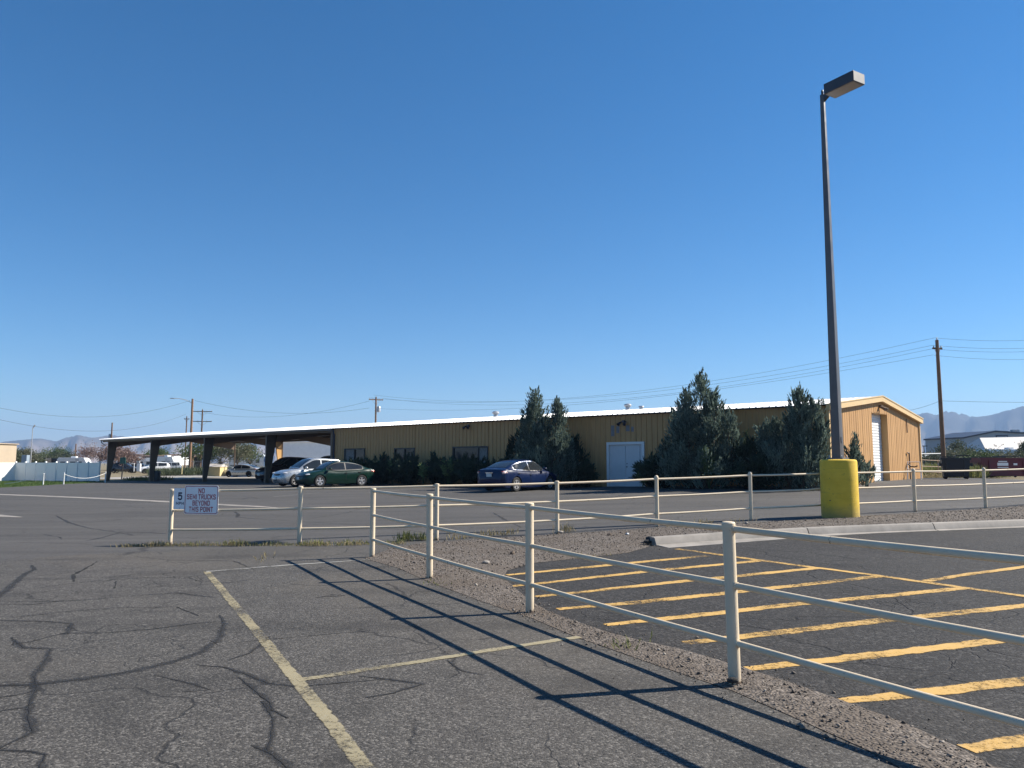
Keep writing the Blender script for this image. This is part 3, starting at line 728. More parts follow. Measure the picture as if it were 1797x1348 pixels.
diag = [(-2.38, 13.31), (-1.14, 10.86), (0.19, 8.43), (1.61, 5.75)] + [(3.12, 3.05), (4.55, 0.42), (5.95, -2.2)]
fence('pipe_fence', diag, [False] * 7, 'cream three-rail pipe fence running diagonally across the foreground, casting long shadows', lean={3: (0.0, -0.012, 0), 1: (0.0, -0.01, 0)})
back = [(-7.29, 16.66), (-4.37, 16.05), (-1.57, 16.23)] + [(1.0, 17.25), (3.42, 18.35), (5.93, 19.3), (8.55, 20.45), (11.22, 21.65), (13.95, 22.9), (16.7, 24.15), (19.4, 25.4)]
fence('pipe_fence', back, [False] * 4 + [True] * 7, 'cream three-rail pipe fence behind the gravel carrying the two signs at its end')

# ---------------------------------------------------------------- lettering
GLY = {  # strokes of a condensed block alphabet on a unit-high cell of width 0.56
 'N': [[(0, 0), (0, 1)], [(0, 1), (.56, 0)], [(.56, 0), (.56, 1)]], 'O': [[(.12, 0), (0, .12), (0, .88), (.12, 1), (.44, 1), (.56, .88), (.56, .12), (.44, 0), (.12, 0)]],
 'S': [[(0, .14), (.12, 0), (.44, 0), (.56, .12), (.56, .36), (.46, .48), (.1, .56), (0, .66), (0, .88), (.12, 1), (.44, 1), (.56, .86)]], 'E': [[(.5, 0), (0, 0), (0, 1), (.5, 1)], [(0, .52), (.42, .52)]],
 'M': [[(0, 0), (0, 1), (.34, .22), (.68, 1), (.68, 0)]], 'I': [[(.0, 0), (.0, 1)]], 'T': [[(.28, 0), (.28, 1)], [(0, 1), (.56, 1)]], 'R': [[(0, 0), (0, 1), (.42, 1), (.56, .88), (.56, .62), (.42, .5), (0, .5)], [(.3, .5), (.56, 0)]],
 'U': [[(0, 1), (0, .12), (.12, 0), (.44, 0), (.56, .12), (.56, 1)]], 'C': [[(.56, .82), (.54, .9), (.44, 1), (.12, 1), (0, .88), (0, .12), (.12, 0), (.44, 0), (.54, .1), (.56, .18)]], 'K': [[(0, 0), (0, 1)], [(.54, 1), (.02, .42)], [(.2, .6), (.56, 0)]],
 'B': [[(0, 0), (0, 1), (.42, 1), (.54, .9), (.54, .64), (.42, .53), (0, .53)], [(.42, .53), (.56, .42), (.56, .12), (.44, 0), (0, 0)]], 'Y': [[(0, 1), (.28, .46), (.56, 1)], [(.28, .46), (.28, 0)]], 'D': [[(0, 0), (0, 1), (.4, 1), (.56, .86), (.56, .14), (.4, 0), (0, 0)]],
 'H': [[(0, 0), (0, 1)], [(.56, 0), (.56, 1)], [(0, .5), (.56, .5)]], 'P': [[(0, 0), (0, 1), (.42, 1), (.56, .88), (.56, .58), (.42, .46), (0, .46)]],
 '5': [[(.52, 1), (.04, 1), (.02, .56), (.16, .64), (.42, .64), (.56, .5), (.56, .14), (.42, 0), (.14, 0), (0, .12)]]}
def letters(name, s, parent, x, z, size, mat, y, width, th=.17):
    """flat painted lettering cut from strokes"""
    cur = 0.0; b = MB(); lay = 0
    for ch in s:
        if ch == ' ': cur += .34; continue
        for st in GLY[ch]:
            P = [Vector((cur + p[0], th / 2 + p[1] * (1 - th))) for p in st]; closed = P[0] == P[-1]; n = len(P); L = []; Rr = []
            for i in range(n):
                if closed and i in (0, n - 1): a, c = P[-2], P[1]
                else: a, c = P[max(i - 1, 0)], P[min(i + 1, n - 1)]
                d0 = (P[i] - a); d1 = (c - P[i])
                d0 = d0.normalized() if d0.length > 1e-6 else d1.normalized(); d1 = d1.normalized() if d1.length > 1e-6 else d0
                t = (d0 + d1).normalized(); nn = Vector((-t.y, t.x)); k = th / 2 / max(.45, nn.dot(Vector((-d0.y, d0.x))))
                e = Vector((0, 0))
                if not closed and i == 0: e = -d1 * (th / 2 if len(P) > 2 or True else 0)
                if not closed and i == n - 1: e = d0 * th / 2
                L.append(P[i] + nn * k + e); Rr.append(P[i] - nn * k + e)
            lay += 1
            v = [(q.x, -.00015 * lay, q.y) for q in L] + [(q.x, -.00015 * lay, q.y) for q in Rr]
            b.add(v, [(i, n + i, n + i + 1, i + 1) for i in range(n - 1)])
        cur += max(p[0] for st in GLY[ch] for p in st) + .34
    w = cur - .34; v = np.array(b.v); v[:, 0] = (v[:, 0] - w / 2) * width / (w + th); v[:, 1] *= 1.0; v[:, 2] = (v[:, 2] - .5) * size
    o = mk(name, v, b.f, mat, parent, loc=(x, y, z))
    bm = bmesh.new(); bm.from_mesh(o.data)
    for f_ in bm.faces:
        f_.normal_update()
        if f_.normal.y > 0: f_.normal_flip()
    bm.to_mesh(o.data); bm.free()
    return o
def rrect(w, h, r, y, n=5):
    p = []
    for cx, cz, a0 in ((w / 2 - r, h / 2 - r, 0), (-w / 2 + r, h / 2 - r, 90), (-w / 2 + r, -h / 2 + r, 180), (w / 2 - r, -h / 2 + r, 270)):
        for k in range(n + 1):
            a = R(a0 + 90 * k / n); p.append((cx + r * math.cos(a), y, cz + r * math.sin(a)))
    return p
p0, p1 = Vector(back[0]), Vector(back[1]); dd = (p1 - p0).normalized(); frz = math.atan2(dd.y, dd.x)
def on_fence(s, off=0.045):
    q = p0 + dd * s; n = Vector((dd.y, -dd.x)); q = q + n * off; return (q.x, q.y, g(p0.x, p0.y) + (g(p1.x, p1.y) - g(p0.x, p0.y)) * s / (p1 - p0).length)
# big notice
x, y, z = on_fence(0.73)
t = thing('notice_sign', (x, y, z + 0.925), 'white rectangular sign reading NO SEMI TRUCKS BEYOND THIS POINT on the fence', 'sign', rz=frz)
MB().prism(rrect(0.80, 0.60, 0.045, 0.0), (0, 0, 0), (0, 0.004, 0)).build('panel', M['signw'], t)
v = rrect(0.775, 0.575, 0.04, -0.0022) + rrect(0.75, 0.55, 0.034, -0.0022); n = len(v) // 2
mk('border', v, [(i, (i + 1) % n, n + (i + 1) % n, n + i) for i in range(n)], M['redink'], t)
for s, zz, w in (('NO', 0.19, 0.145), ('SEMI TRUCKS', 0.063, 0.68), ('BEYOND', -0.068, 0.41), ('THIS POINT', -0.198, 0.57)):
    letters('lettering', s, t, 0, zz, 0.108, M['redink'], -0.0015, w)
# speed plate
x, y, z = on_fence(0.225)
t = thing('speed_sign', (x, y, z + 0.955), 'small white plate reading 5 MPH beside the post at the fence end', 'sign', rz=frz)
MB().prism(rrect(0.31, 0.45, 0.02, 0.0), (0, 0, 0), (0, 0.003, 0)).build('panel', M['signw'], t)
letters('lettering', '5', t, 0, 0.055, 0.165, M['navy'], -0.0015, 0.10, .2)
letters('lettering', 'MPH', t, 0, -0.095, 0.062, M['navy'], -0.0015, 0.185)
for zz in (0.195, -0.195):
    b = MB(); b.lathe([(0.009, -0.006), (0.009, 0.0)], (0, 0, 0), 10, 'y'); b.build('bolt', M['steel'], t, loc=(0, 0, zz))

# ---------------------------------------------------------------- parking lot lamp on a yellow concrete base
lx, ly = [(8.42, 19.96)][0]
lz = g(lx, ly) + 0.03
t = thing('lamp_post', (lx, ly, lz), 'tall tapered grey lamp post on a fat yellow concrete base', 'lamp post', rz=R(-45.5))
b = MB(); b.lathe([(0.455, -0.15), (0.457, 0.3), (0.452, 0.9), (0.45, 1.38), (0.438, 1.425), (0.40, 1.445), (0.2, 1.452), (0.01, 1.453)], n=48)
base = b.build('concrete_base', M['yconc'], t, True)
b = MB(); b.box((0, 0, 1.475), (0.40, 0.40, 0.035)); bp = b.build('base_plate', M['pole'], t)
for sx in (-1, 1):
    for sy in (-1, 1): MB().lathe([(0.018, 1.49), (0.018, 1.545), (0.012, 1.55)], (sx * 0.155, sy * 0.155, 0), 8).build('anchor_bolt', M['steel'], bp)
b = MB(); PH = 9.80; b.box((0, 0, 1.49 + PH / 2), (0.225, 0.225, PH), taper=(0.46, 0.46)); pole = bevel(b.build('pole', M['pole'], t), 0.014, 2); shade(pole, 50)
b = MB(); b.box((0.118, 0.0, 1.95), (0.014, 0.075, 0.15)); bevel(b.build('hand_hole_cover', M['pole'], t), 0.004)
topz = 1.49 + PH
b = MB(); b.lathe([(0.03, topz - 0.02), (0.033, topz + 0.09), (0.026, topz + 0.13), (0.01, topz + 0.14)], n=12); b.build('pole_cap', M['fixture'], t)
b = MB(); v = [(0.03, s * 0.04, topz + z_) for z_ in (-0.22, -0.03) for s in (-1, 1)] + [(0.24, s * 0.04, topz + z_) for z_ in (-0.085, 0.02) for s in (-1, 1)]
b.add(v, [(0, 1, 3, 2), (4, 6, 7, 5), (0, 4, 5, 1), (2, 3, 7, 6), (0, 2, 6, 4), (1, 5, 7, 3)]); b.build('arm', M['fixture'], t)
b = MB(); b.box((0.66, 0, topz + 0.0), (0.88, 0.47, 0.28)); head = bevel(b.build('lamp_head', M['fixture'], t), 0.008)
b = MB(); b.box((1.104, 0, topz + 0.0), (0.012, 0.45, 0.262)); b.build('lit_end_cap', M['lit_endcap'], head)  # plate in the lighter colour that paints the head's sunlit end
b = MB(); b.box((0.66, 0, topz - 0.1385), (0.82, 0.41, 0.012)); b.build('lens', M['lens'], head)
head.rotation_euler.z = -0.24; bpy.data.objects['arm'].rotation_euler.z = -0.24
# ---------------------------------------------------------------- long tan metal building with an open carport end
# local frame: x along the front wall (0 = near corner, negative towards the carport), y into the building, z absolute
BC = (13.317, 32.396, 0.0); BRZ = math.atan2(-0.65788, 0.75312)
EAVE, WID, RISE, LEN, WLEN = 4.02, 14.55, 0.75, 75.2, 34.6
bld = thing('metal_building', BC, 'long low tan metal building with white roof and open carport end', 'building', rz=BRZ)
def bw(x, y):  # local -> world plan
    c, s = math.cos(BRZ), math.sin(BRZ); return (BC[0] + x * c - y * s, BC[1] + x * s + y * c)
RIB = 0.3048
def rib_profile(x0, x1):
    """points (x, out) of the ribbed sheet between x0 and x1, ribs on a fixed 305 mm module"""
    p = [(x0, 0.0)]
    k = math.ceil((x0 - 0.03) / RIB)
    while k * RIB < x1 + 0.03:
        c = k * RIB
        for dx, o in ((-0.042, 0), (-0.020, 0.038), (0.020, 0.038), (0.042, 0)):
            if x0 < c + dx < x1: p.append((c + dx, o))
        k += 1
    p.append((x1, 0.0)); return p
PC = {}
def front_panel(x0, x1, z0, z1):
    """one roll-formed sheet of the front wall (normal -y); alike sheets share their mesh"""
    k = (round(x1 - x0, 3), round(x0 % RIB, 2), round(z0, 2), round(z1, 2))
    if k not in PC:
        pr = rib_profile(x0, x1); n = len(pr)
        v = [(x - x0, -o, z0) for x, o in pr] + [(x - x0, -o, z1) for x, o in pr]
        f = [(i, i + 1, n + i + 1, n + i) for i in range(n - 1)]
        # lapped edge: the sheet stands 3 mm proud at its right end
        v += [(x1 - x0, 0.02, z0), (x1 - x0, 0.02, z1)]
        f += [(n - 1, 2 * n, 2 * n + 1, 2 * n - 1)]
        o = mk('wall_panel', v, f, M['wallmat'], bld, loc=(x0, 0, 0)); PC[k] = o.data
    else: o = link('wall_panel', PC[k], bld, (x0, 0, 0))
    return o
def wallmat():
    m, t, b = nt('tan_wall_paint'); v = coords(t)
    f = noise(t, v, 0.8, 5, 0.6)
    c = ramp(t, f, [(0.3, (0.50, 0.288, 0.128)), (0.7, (0.57, 0.335, 0.150))])
    mp = N(t, 'ShaderNodeMapping'); mp.inputs['Scale'].default_value = (9, 9, 0.5); t.links.new(v, mp.inputs[0])
    s = noise(t, mp.outputs[0], 1.0, 5, 0.65)
    c = mixc(t, math_(t, 'MULTIPLY', mapr(t, s, 0.48, 0.75), 0.55), c, (0.30, 0.17, 0.09))
    t.links.new(c, b.inputs['Base Color']); b.inputs['Roughness'].default_value = 0.65; b.inputs['Specular IOR Level'].default_value = 0.12
    return m
M['wallmat'] = wallmat()
PW = 0.9144
OPEN = [(-33.3, -31.0, 1.52, 2.58), (-27.9, -25.9, 1.60, 2.55), (-22.45, -19.5, 1.52, 2.57), (-11.15, -8.93, -0.2, 2.64)]
xs = [-WLEN + i * PW for i in range(int(WLEN / PW) + 1)] + [0.0]
for i in range(len(xs) - 1):
    a, b_ = xs[i], xs[i + 1]
    if b_ - a < 0.02: continue
    cuts = sorted({a, b_} | {q for o in OPEN for q in o[:2] if a + 0.01 < q < b_ - 0.01})
    for c0, c1 in zip(cuts[:-1], cuts[1:]):
        op = [o for o in OPEN if o[0] - 1e-3 <= c0 and c1 <= o[1] + 1e-3]
        if not op: front_panel(c0, c1, -0.35, EAVE)
        else:
            o = op[0]
            front_panel(c0, c1, o[3], EAVE)
            if o[2] > 0: front_panel(c0, c1, -0.35, o[2])
# faded blue-grey patches left by old lettering: thin paint skins on the flats between the ribs
M['ghost'] = plain('faded_blue_patch', (0.21, 0.20, 0.21), 0.6, var=0.2, scale=5)
for x0, x1, z0, z1 in ((-11.35, -10.98, 3.05, 3.62), (-10.92, -10.72, 2.95, 3.5), (-10.60, -10.42, 3.1, 3.45), (-10.05, -9.80, 3.18, 3.48), (-11.3, -11.05, 2.95, 3.1), (-9.72, -9.56, 3.15, 3.4)):
    k = math.floor(x0 / RIB)
    lo, hi = max(x0, k * RIB + 0.045), min(x1, (k + 1) * RIB - 0.045)
    if hi - lo > 0.04: MB().box(((lo + hi) / 2, -0.003, (z0 + z1) / 2), (hi - lo, 0.004, z1 - z0)).build('paint_patch', M['ghost'], bld)
# windows
def window(x0, x1, z0, z1, mull, mat):
    w = MB(); fw = 0.075
    for (a, b2, c, d) in ((x0, x1, z1 - fw, z1), (x0, x1, z0, z0 + fw)): w.box(((a + b2) / 2, -0.02, (c + d) / 2), (b2 - a, 0.11, d - c))
    for a in (x0 + fw / 2, x1 - fw / 2): w.box((a, -0.02, (z0 + z1) / 2), (fw, 0.10, z1 - z0 - 2 * fw))
    for q in mull: w.box((q, -0.02, (z0 + z1) / 2), (0.06, 0.09, z1 - z0 - 2 * fw))
    o = w.build('window', M['dkframe'], bld)
    e = [x0 + fw] + list(mull) + [x1 - fw]
    for i in range(len(e) - 1):
        MB().box(((e[i] + e[i + 1]) / 2, 0.012, (z0 + z1) / 2), (e[i + 1] - e[i] - 0.02, 0.008, z1 - z0 - 0.14)).build('pane', mat if isinstance(mat, type(M['glass'])) else mat[i], o)
window(-33.3, -31.0, 1.52, 2.58, [-32.15], [M['curtain'], M['glass']])
window(-27.9, -25.9, 1.60, 2.55, [-26.9], M['glass'])
window(-22.45, -19.5, 1.52, 2.57, [-20.3], [M['glass'], M['curtain']])
# double door in a pale surround
dz = g(*bw(-10, 0)) - 0.02
d = MB()
for a in (-11.09, -8.99): d.box((a, -0.03, (dz + 2.64) / 2), (0.13, 0.14, 2.64 - dz))
d.box((-10.04, -0.03, 2.575), (1.97, 0.14, 0.13)); d.build('door_frame', M['white'], bld)
MB().box((-10.04, 0.035, (dz + 2.51) / 2), (1.97, 0.03, 2.51 - dz)).build('door_reveal', M['doorp'], bld)
for x0, x1, hs in ((-10.86, -10.06, 1), (-10.04, -9.22, -1)):
    o = bevel(MB().box(((x0 + x1) / 2, 0.0, (dz + 2.42) / 2 + 0.02), (x1 - x0, 0.045, 2.42 - dz)).build('door', M['doorp'], bld), 0.006)
    hx = x1 - 0.07 if hs > 0 else x0 + 0.07
    if hs < 0:
        MB().lathe([(0.03, -0.06), (0.032, -0.035), (0.012, -0.02)], (hx, 0, dz + 1.0), 12, 'y').build('handle', M['black'], o)
        MB().lathe([(0.025, -0.035), (0.025, -0.02)], (hx, 0, dz + 1.16), 12, 'y').build('lock', M['black'], o)
# twin flood lights on the front wall and the gable
def flood(x, y, z, nx, ny, parent):
    m = MB(); m.box((x + nx * 0.05, y + ny * 0.05, z), (0.12, 0.12, 0.12))
    for s in (-1, 1):
        c = Vector((x + nx * 0.1 + ny * s * 0.14, y + ny * 0.1 + nx * s * 0.14, z - 0.03)); e = c + Vector((nx * 0.2 + ny * s * 0.05, ny * 0.2 + nx * s * 0.05, -0.14))
        m.tube([c - Vector((nx, ny, 0)) * 0.03, c.lerp(e, 0.4), e], [0.04, 0.055, 0.085], 12)
        m.tube([(x + nx * 0.06, y + ny * 0.06, z), c], 0.02, 8)
    m.build('flood_light', M['fixture'] if ny else M['shade_brown'], parent, True)
flood(-21.1, -0.03, 3.82, 0, -1, bld); flood(-10.1, -0.03, 3.68, 0, -1, bld)
flood(0.03, 7.3, 4.36, 1, 0, bld)
# gable end wall panels (normal +x)
def gz_top(y): return EAVE + RISE * (1 - abs(y - WID / 2) / (WID / 2)) - 0.02
GO = (6.02, 8.55, -0.2, 4.0)
def end_panel(y0, y1, z0):
    pr = [(q, o * 0.28) for q, o in rib_profile(y0, y1)]
    pr = sorted(set(pr + ([(WID / 2, 0.0)] if y0 < WID / 2 < y1 else []))); n = len(pr)
    v = [(o, y, z0) for y, o in pr] + [(o, y, gz_top(y)) for y, o in pr]
    mk('wall_panel', v, [(i, i + 1, n + i + 1, n + i) for i in range(n - 1)], M['wallmat'], bld)
ys = sorted([i * PW for i in range(16)] + [WID] + [GO[0], GO[1]])
for a, b_ in zip(ys[:-1], ys[1:]):
    if b_ - a < 0.02: continue
    end_panel(a, b_, GO[3] if GO[0] - 1e-3 <= a and b_ <= GO[1] + 1e-3 else -0.35)
# recessed roll-up door: reveals and slats
zb = g(*bw(0, 7)) + 0.0
m = MB()
m.box((-0.15, GO[0] - 0.02, (zb + 4.0) / 2), (0.30, 0.04, 4.0 - zb)); m.box((-0.15, GO[1] + 0.02, (zb + 4.0) / 2), (0.30, 0.04, 4.0 - zb)); m.box((-0.15, 7.285, 4.02), (0.30, 2.61, 0.04))
m.build('door_reveal', M['tan'], bld)
roll = MB().box((-0.335, 7.285, (zb + 4.0) / 2), (0.03, 2.53, 4.0 - zb)).build('roll_up_door', M['white'], bld)
nsl = 24; sh = (3.98 - zb) / nsl
sp = None
for i in range(nsl):
    if sp is None:
        b = MB(); h = sh - 0.012
        pr = [(0, 0.006), (0.012, 0.02), (0.018, h * 0.5), (0.012, h - 0.02), (0, h - 0.006)]
        v = [(x, y, z) for y in (-1.25, 1.25) for x, z in pr]; b.add(v, [(i2, i2 + 1, 5 + i2 + 1, 5 + i2) for i2 in range(4)] + [(0, 5, 9, 4)])
        o = b.build('slat', M['white'], roll, loc=(-0.318, 7.285, zb + i * sh)); sp = o.data
    else: link('slat', sp, roll, (-0.318, 7.285, zb + i * sh))
MB().tube([(0.05, 11.75, 2.12), (0.09, 11.95, 2.12), (0.09, 11.98, 2.0), (0.09, 11.98, 0.7)], 0.035, 8).build('conduit', M['shade_brown'], bld, True)
MB().tube([(0.05, 11.98, 3.95), (0.05, 11.98, 3.2)], 0.03, 8).build('vent_slot', M['shade_brown'], bld, True)
# corner trims and rear wall, carport dividing wall
for x, y in ((0.02, -0.02), (0.02, WID + 0.02)):
    MB().box((x, y, (EAVE - 0.35) / 2), (0.11, 0.11, EAVE + 0.35 - 0.02)).build('corner_trim', M['trimtan'], bld)
MB().box((-WLEN / 2, WID, EAVE / 2 - 0.17), (WLEN - 0.1, 0.06, EAVE + 0.3)).build('rear_wall', M['tan'], bld)
# wall between the building and the carport: ribbed sheets too
pr = rib_profile(0.02, WID - 0.05); pr = sorted(set(pr + [(WID / 2, 0.0)])); n = len(pr)
mk('partition_wall', [(-WLEN - o, y, -0.35) for y, o in pr] + [(-WLEN - o, y, gz_top(y) - 0.1) for y, o in pr], [(i, i + 1, n + i + 1, n + i) for i in range(n - 1)], M['tan'], bld)
# roof: ribbed white sheets, both slopes
def roof_slope(side, xa, xb, name):
    pr = [(x - xa, o) for x, o in rib_profile(xa, xb)]; n = len(pr)
    y0 = -0.22 if side == 0 else WID + 0.22
    ze = EAVE + 0.03 - 0.22 * RISE / (WID / 2) + 0.02; zr = EAVE + RISE + 0.05
    v = [(x, y0, ze + o * 1.1) for x, o in pr] + [(x, WID / 2, zr + o * 1.1) for x, o in pr] + [(x, y0, ze - 0.012) for x, o in pr] + [(x, WID / 2, zr - 0.012) for x, o in pr]
    f = []
    for i in range(n - 1):
        f += [(i, i + 1, n + i + 1, n + i), (2 * n + i + 1, 2 * n + i, 3 * n + i, 3 * n + i + 1), (i, 2 * n + i, 2 * n + i + 1, i + 1)]
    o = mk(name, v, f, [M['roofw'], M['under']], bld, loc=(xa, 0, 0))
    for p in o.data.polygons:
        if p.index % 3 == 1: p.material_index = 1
    return o
RP = None; xa = -83 * PW                                   # front slope: one object per roof sheet, laps on the ribs
while xa < -0.01:
    if RP is None: RP = roof_slope(0, xa, xa + PW - 0.004, 'roof_panel').data
    else: link('roof_panel', RP, bld, (xa, 0, 0))
    xa += PW
roof_slope(0, 0.0, 0.18, 'roof_panel')
roof_slope(1, -83 * PW, 0.18, 'rear_roof')
MB().prism([(-LEN - 0.35, WID / 2 - 0.18, EAVE + RISE + 0.075), (-LEN - 0.35, WID / 2, EAVE + RISE + 0.105), (-LEN - 0.35, WID / 2 + 0.18, EAVE + RISE + 0.075)], (0, 0, 0), (LEN + 0.5, 0, 0)).build('ridge_cap', M['roofw'], bld)
# eave trim: dark closure line under the sheet ends
MB().box((-WLEN / 2, -0.075, EAVE - 0.015), (WLEN, 0.06, 0.03)).build('eave_closure', M['dkframe'], bld)
# rake trims on the gable
for s in (0, 1):
    ya, yb = (-0.28, WID / 2) if s == 0 else (WID + 0.28, WID / 2)
    za, zb2 = EAVE - 0.03, EAVE + RISE + 0.0
    m = MB(); v = []
    for x in (0.03, 0.20):
        v += [(x, ya, za - 0.20), (x, yb, zb2 - 0.17), (x, yb, zb2 + 0.10), (x, ya, za + 0.07)]
    m.add(v, [(0, 1, 2, 3), (7, 6, 5, 4), (0, 4, 5, 1), (3, 2, 6, 7), (0, 3, 7, 4), (1, 5, 6, 2)])
    m.build('rake_trim', M['trimtan'], bld)
    m = MB(); v = []
    for x in (0.17, 0.225):
        v += [(x, ya, za + 0.04), (x, yb, zb2 + 0.075), (x, yb, zb2 + 0.125), (x, ya, za + 0.092)]
    m.add(v, [(0, 1, 2, 3), (7, 6, 5, 4), (0, 4, 5, 1), (3, 2, 6, 7), (0, 3, 7, 4), (1, 5, 6, 2)])
    m.build('rake_cap', M['trimtan'], bld)
# turbine vents
def vent(x, y, s=1.0):
    z = EAVE + RISE * (y / (WID / 2)) + 0.02
    m = MB(); m.lathe([(0.24 * s, z - 0.1), (0.22 * s, z + 0.38 * s), (0.26 * s, z + 0.39 * s)], (x, y, 0), 16)
    o = m.build('roof_vent', M['steel'], bld, True)
    MB().lathe([(0.22 * s, z + 0.391 * s), (0.36 * s, z + 0.46 * s), (0.38 * s, z + 0.56 * s), (0.30 * s, z + 0.66 * s), (0.1 * s, z + 0.72 * s), (0.01, z + 0.725 * s)], (x, y, 0), 18).build('vent_cap', M['steel'], o, True)
vent(-24.6, 6.2, 0.66); vent(-14.3, 6.9, 0.62)
MB().lathe([(0.12, EAVE + RISE - 0.1), (0.12, EAVE + RISE + 0.16), (0.17, EAVE + RISE + 0.18), (0.15, EAVE + RISE + 0.24), (0.02, EAVE + RISE + 0.26)], (-13.4, 7.0, 0), 12).build('roof_vent', M['steel'], bld, True)
# carport frames: tapered columns, rafters, purlins
def ibeam(p0, p1, w0, w1, ax, fl=0.16):
    """tapered I section between two points; ax = in-plane direction of the depth"""
    m = MB(); a, b = Vector(p0), Vector(p1); ax = Vector(ax); lx = Vector((1, 0, 0))
    for (o0, o1, th, ww) in ((0.0, 0.0, 0.012, fl), (w0, w1, 0.012, fl)):
        v = []
        for p, o in ((a, o0), (b, o1)):
            c = p + ax * o
            for sx in (-1, 1):
                for sd in (-1, 1): v.append(c + lx * sx * ww / 2 + ax * sd * th / 2)
        m.add(v, [(0, 1, 3, 2), (4, 6, 7, 5), (0, 4, 5, 1), (2, 3, 7, 6), (0, 2, 6, 4), (1, 5, 7, 3)])
    v = []
    for p, o in ((a, w0), (b, w1)):
        for sx in (-1, 1):
            for q in (0.006, o - 0.006): v.append(p + lx * sx * 0.006 + ax * q)
    m.add(v, [(0, 1, 3, 2), (4, 6, 7, 5), (0, 4, 5, 1), (2, 3, 7, 6), (0, 2, 6, 4), (1, 5, 7, 3)])
    return m
FX = [-74.2, -64.1, -53.6, -43.6, -34.75]
for i, fx in enumerate(FX):
    gf = g(*bw(fx, 0)) - 0.1; gr_ = g(*bw(fx, WID)) - 0.1; zt = EAVE - 0.12
    if i < 4:
        ibeam((fx, 0.05, gf), (fx, 0.05, zt), 0.28, 0.95, (0, 1, 0)).build('column', M['shade_brown'], bld)
    else:
        MB().box((fx - 0.1, 0.1, (gf + zt) / 2), (0.24, 0.24, zt - gf)).build('column', M['shade_brown'], bld)
    if i == 0: MB().tube([(fx, WID - 0.1, gr_), (fx, WID - 0.1, zt)], 0.06, 10).build('column', M['shade_brown'], bld)
    elif i < 4: ibeam((fx, WID - 0.05, gr_), (fx, WID - 0.05, zt), 0.28, 0.9, (0, -1, 0)).build('column', M['tan'], bld)  # rear columns: same frame paint, kept in its lit tan
    if i < 4:
        for s in (0, 1):
            ya = 0.05 if s == 0 else WID - 0.05
            ibeam((fx, ya, zt + 0.02), (fx, WID / 2, EAVE + RISE - 0.14), 0.80, 0.42, (0, 0, -1)).build('rafter', M['shade_brown'], bld)
pur = None
for k in range(9):
    y = 0.35 + k * (WID - 0.7) / 8
    z = EAVE + RISE * (1 - abs(y - WID / 2) / (WID / 2)) - 0.10
    if pur is None:
        o = MB().box((0, 0, 0), (LEN - WLEN - 0.6, 0.07, 0.17)).build('purlin', M['shade_brown'], bld, loc=(-(LEN + WLEN) / 2, y, z)); pur = o.data
    else: link('purlin', pur, bld, (-(LEN + WLEN) / 2, y, z))
# gutter along the open bays, downspouts
gx0, gx1 = -LEN - 0.3, -WLEN
m = MB(); m.prism([(gx0, -0.24, EAVE - 0.14), (gx0, -0.12, EAVE - 0.14), (gx0, -0.12, EAVE + 0.005), (gx0, -0.26, EAVE + 0.005)], (0, 0, 0), (gx1 - gx0, 0, 0)); m.build('gutter', M['pole'], bld)
MB().box(((gx0 + gx1) / 2, -0.03, EAVE - 0.14), (gx1 - gx0 - 0.2, 0.05, 0.24)).build('eave_beam', M['shade_brown'], bld)
m = MB(); gw_ = g(*bw(-34.6, 0)); m.tube([(-34.45, -0.17, EAVE - 0.13), (-34.45, -0.15, EAVE - 0.3), (-34.45, -0.09, EAVE - 0.45), (-34.45, -0.09, gw_ + 0.05)], 0.055, 8); m.build('downspout', M['navyroof'], bld, True)
m = MB(); m.tube([(gx0 + 0.1, -0.19, EAVE - 0.13), (gx0 + 0.15, -0.17, EAVE - 0.33), (gx0 + 0.6, -0.12, EAVE - 0.5), (gx0 + 0.85, -0.05, EAVE - 0.62)], 0.05, 8); m.build('downspout', M['pole'], bld, True)

# small signs on the carport columns
x, y = bw(-43.6, -0.03)
t = thing('parking_sign', (x, y, 1.72), 'small white sign with blue round symbol on carport column by silver car', 'sign', rz=BRZ - 0.35)
MB().prism(rrect(0.42, 0.75, 0.03, -0.02), (0, 0, 0), (0, 0.006, 0)).build('panel', M['signw'], t)
m = MB(); m.lathe([(0.15, 0.0), (0.15, 0.004)], (0, -0.026, 0.08), 20, 'y'); m.build('symbol', M['signb'], t)
x, y = bw(-53.6, -0.03)
t = thing('notice_plate', (x, y, 1.55), 'small pale notice plate on the third carport column from the vinyl fence', 'sign', rz=BRZ - 0.35)
MB().prism(rrect(0.30, 0.62, 0.02, -0.02), (0, 0, 0), (0, 0.006, 0)).build('panel', M['signw'], t)
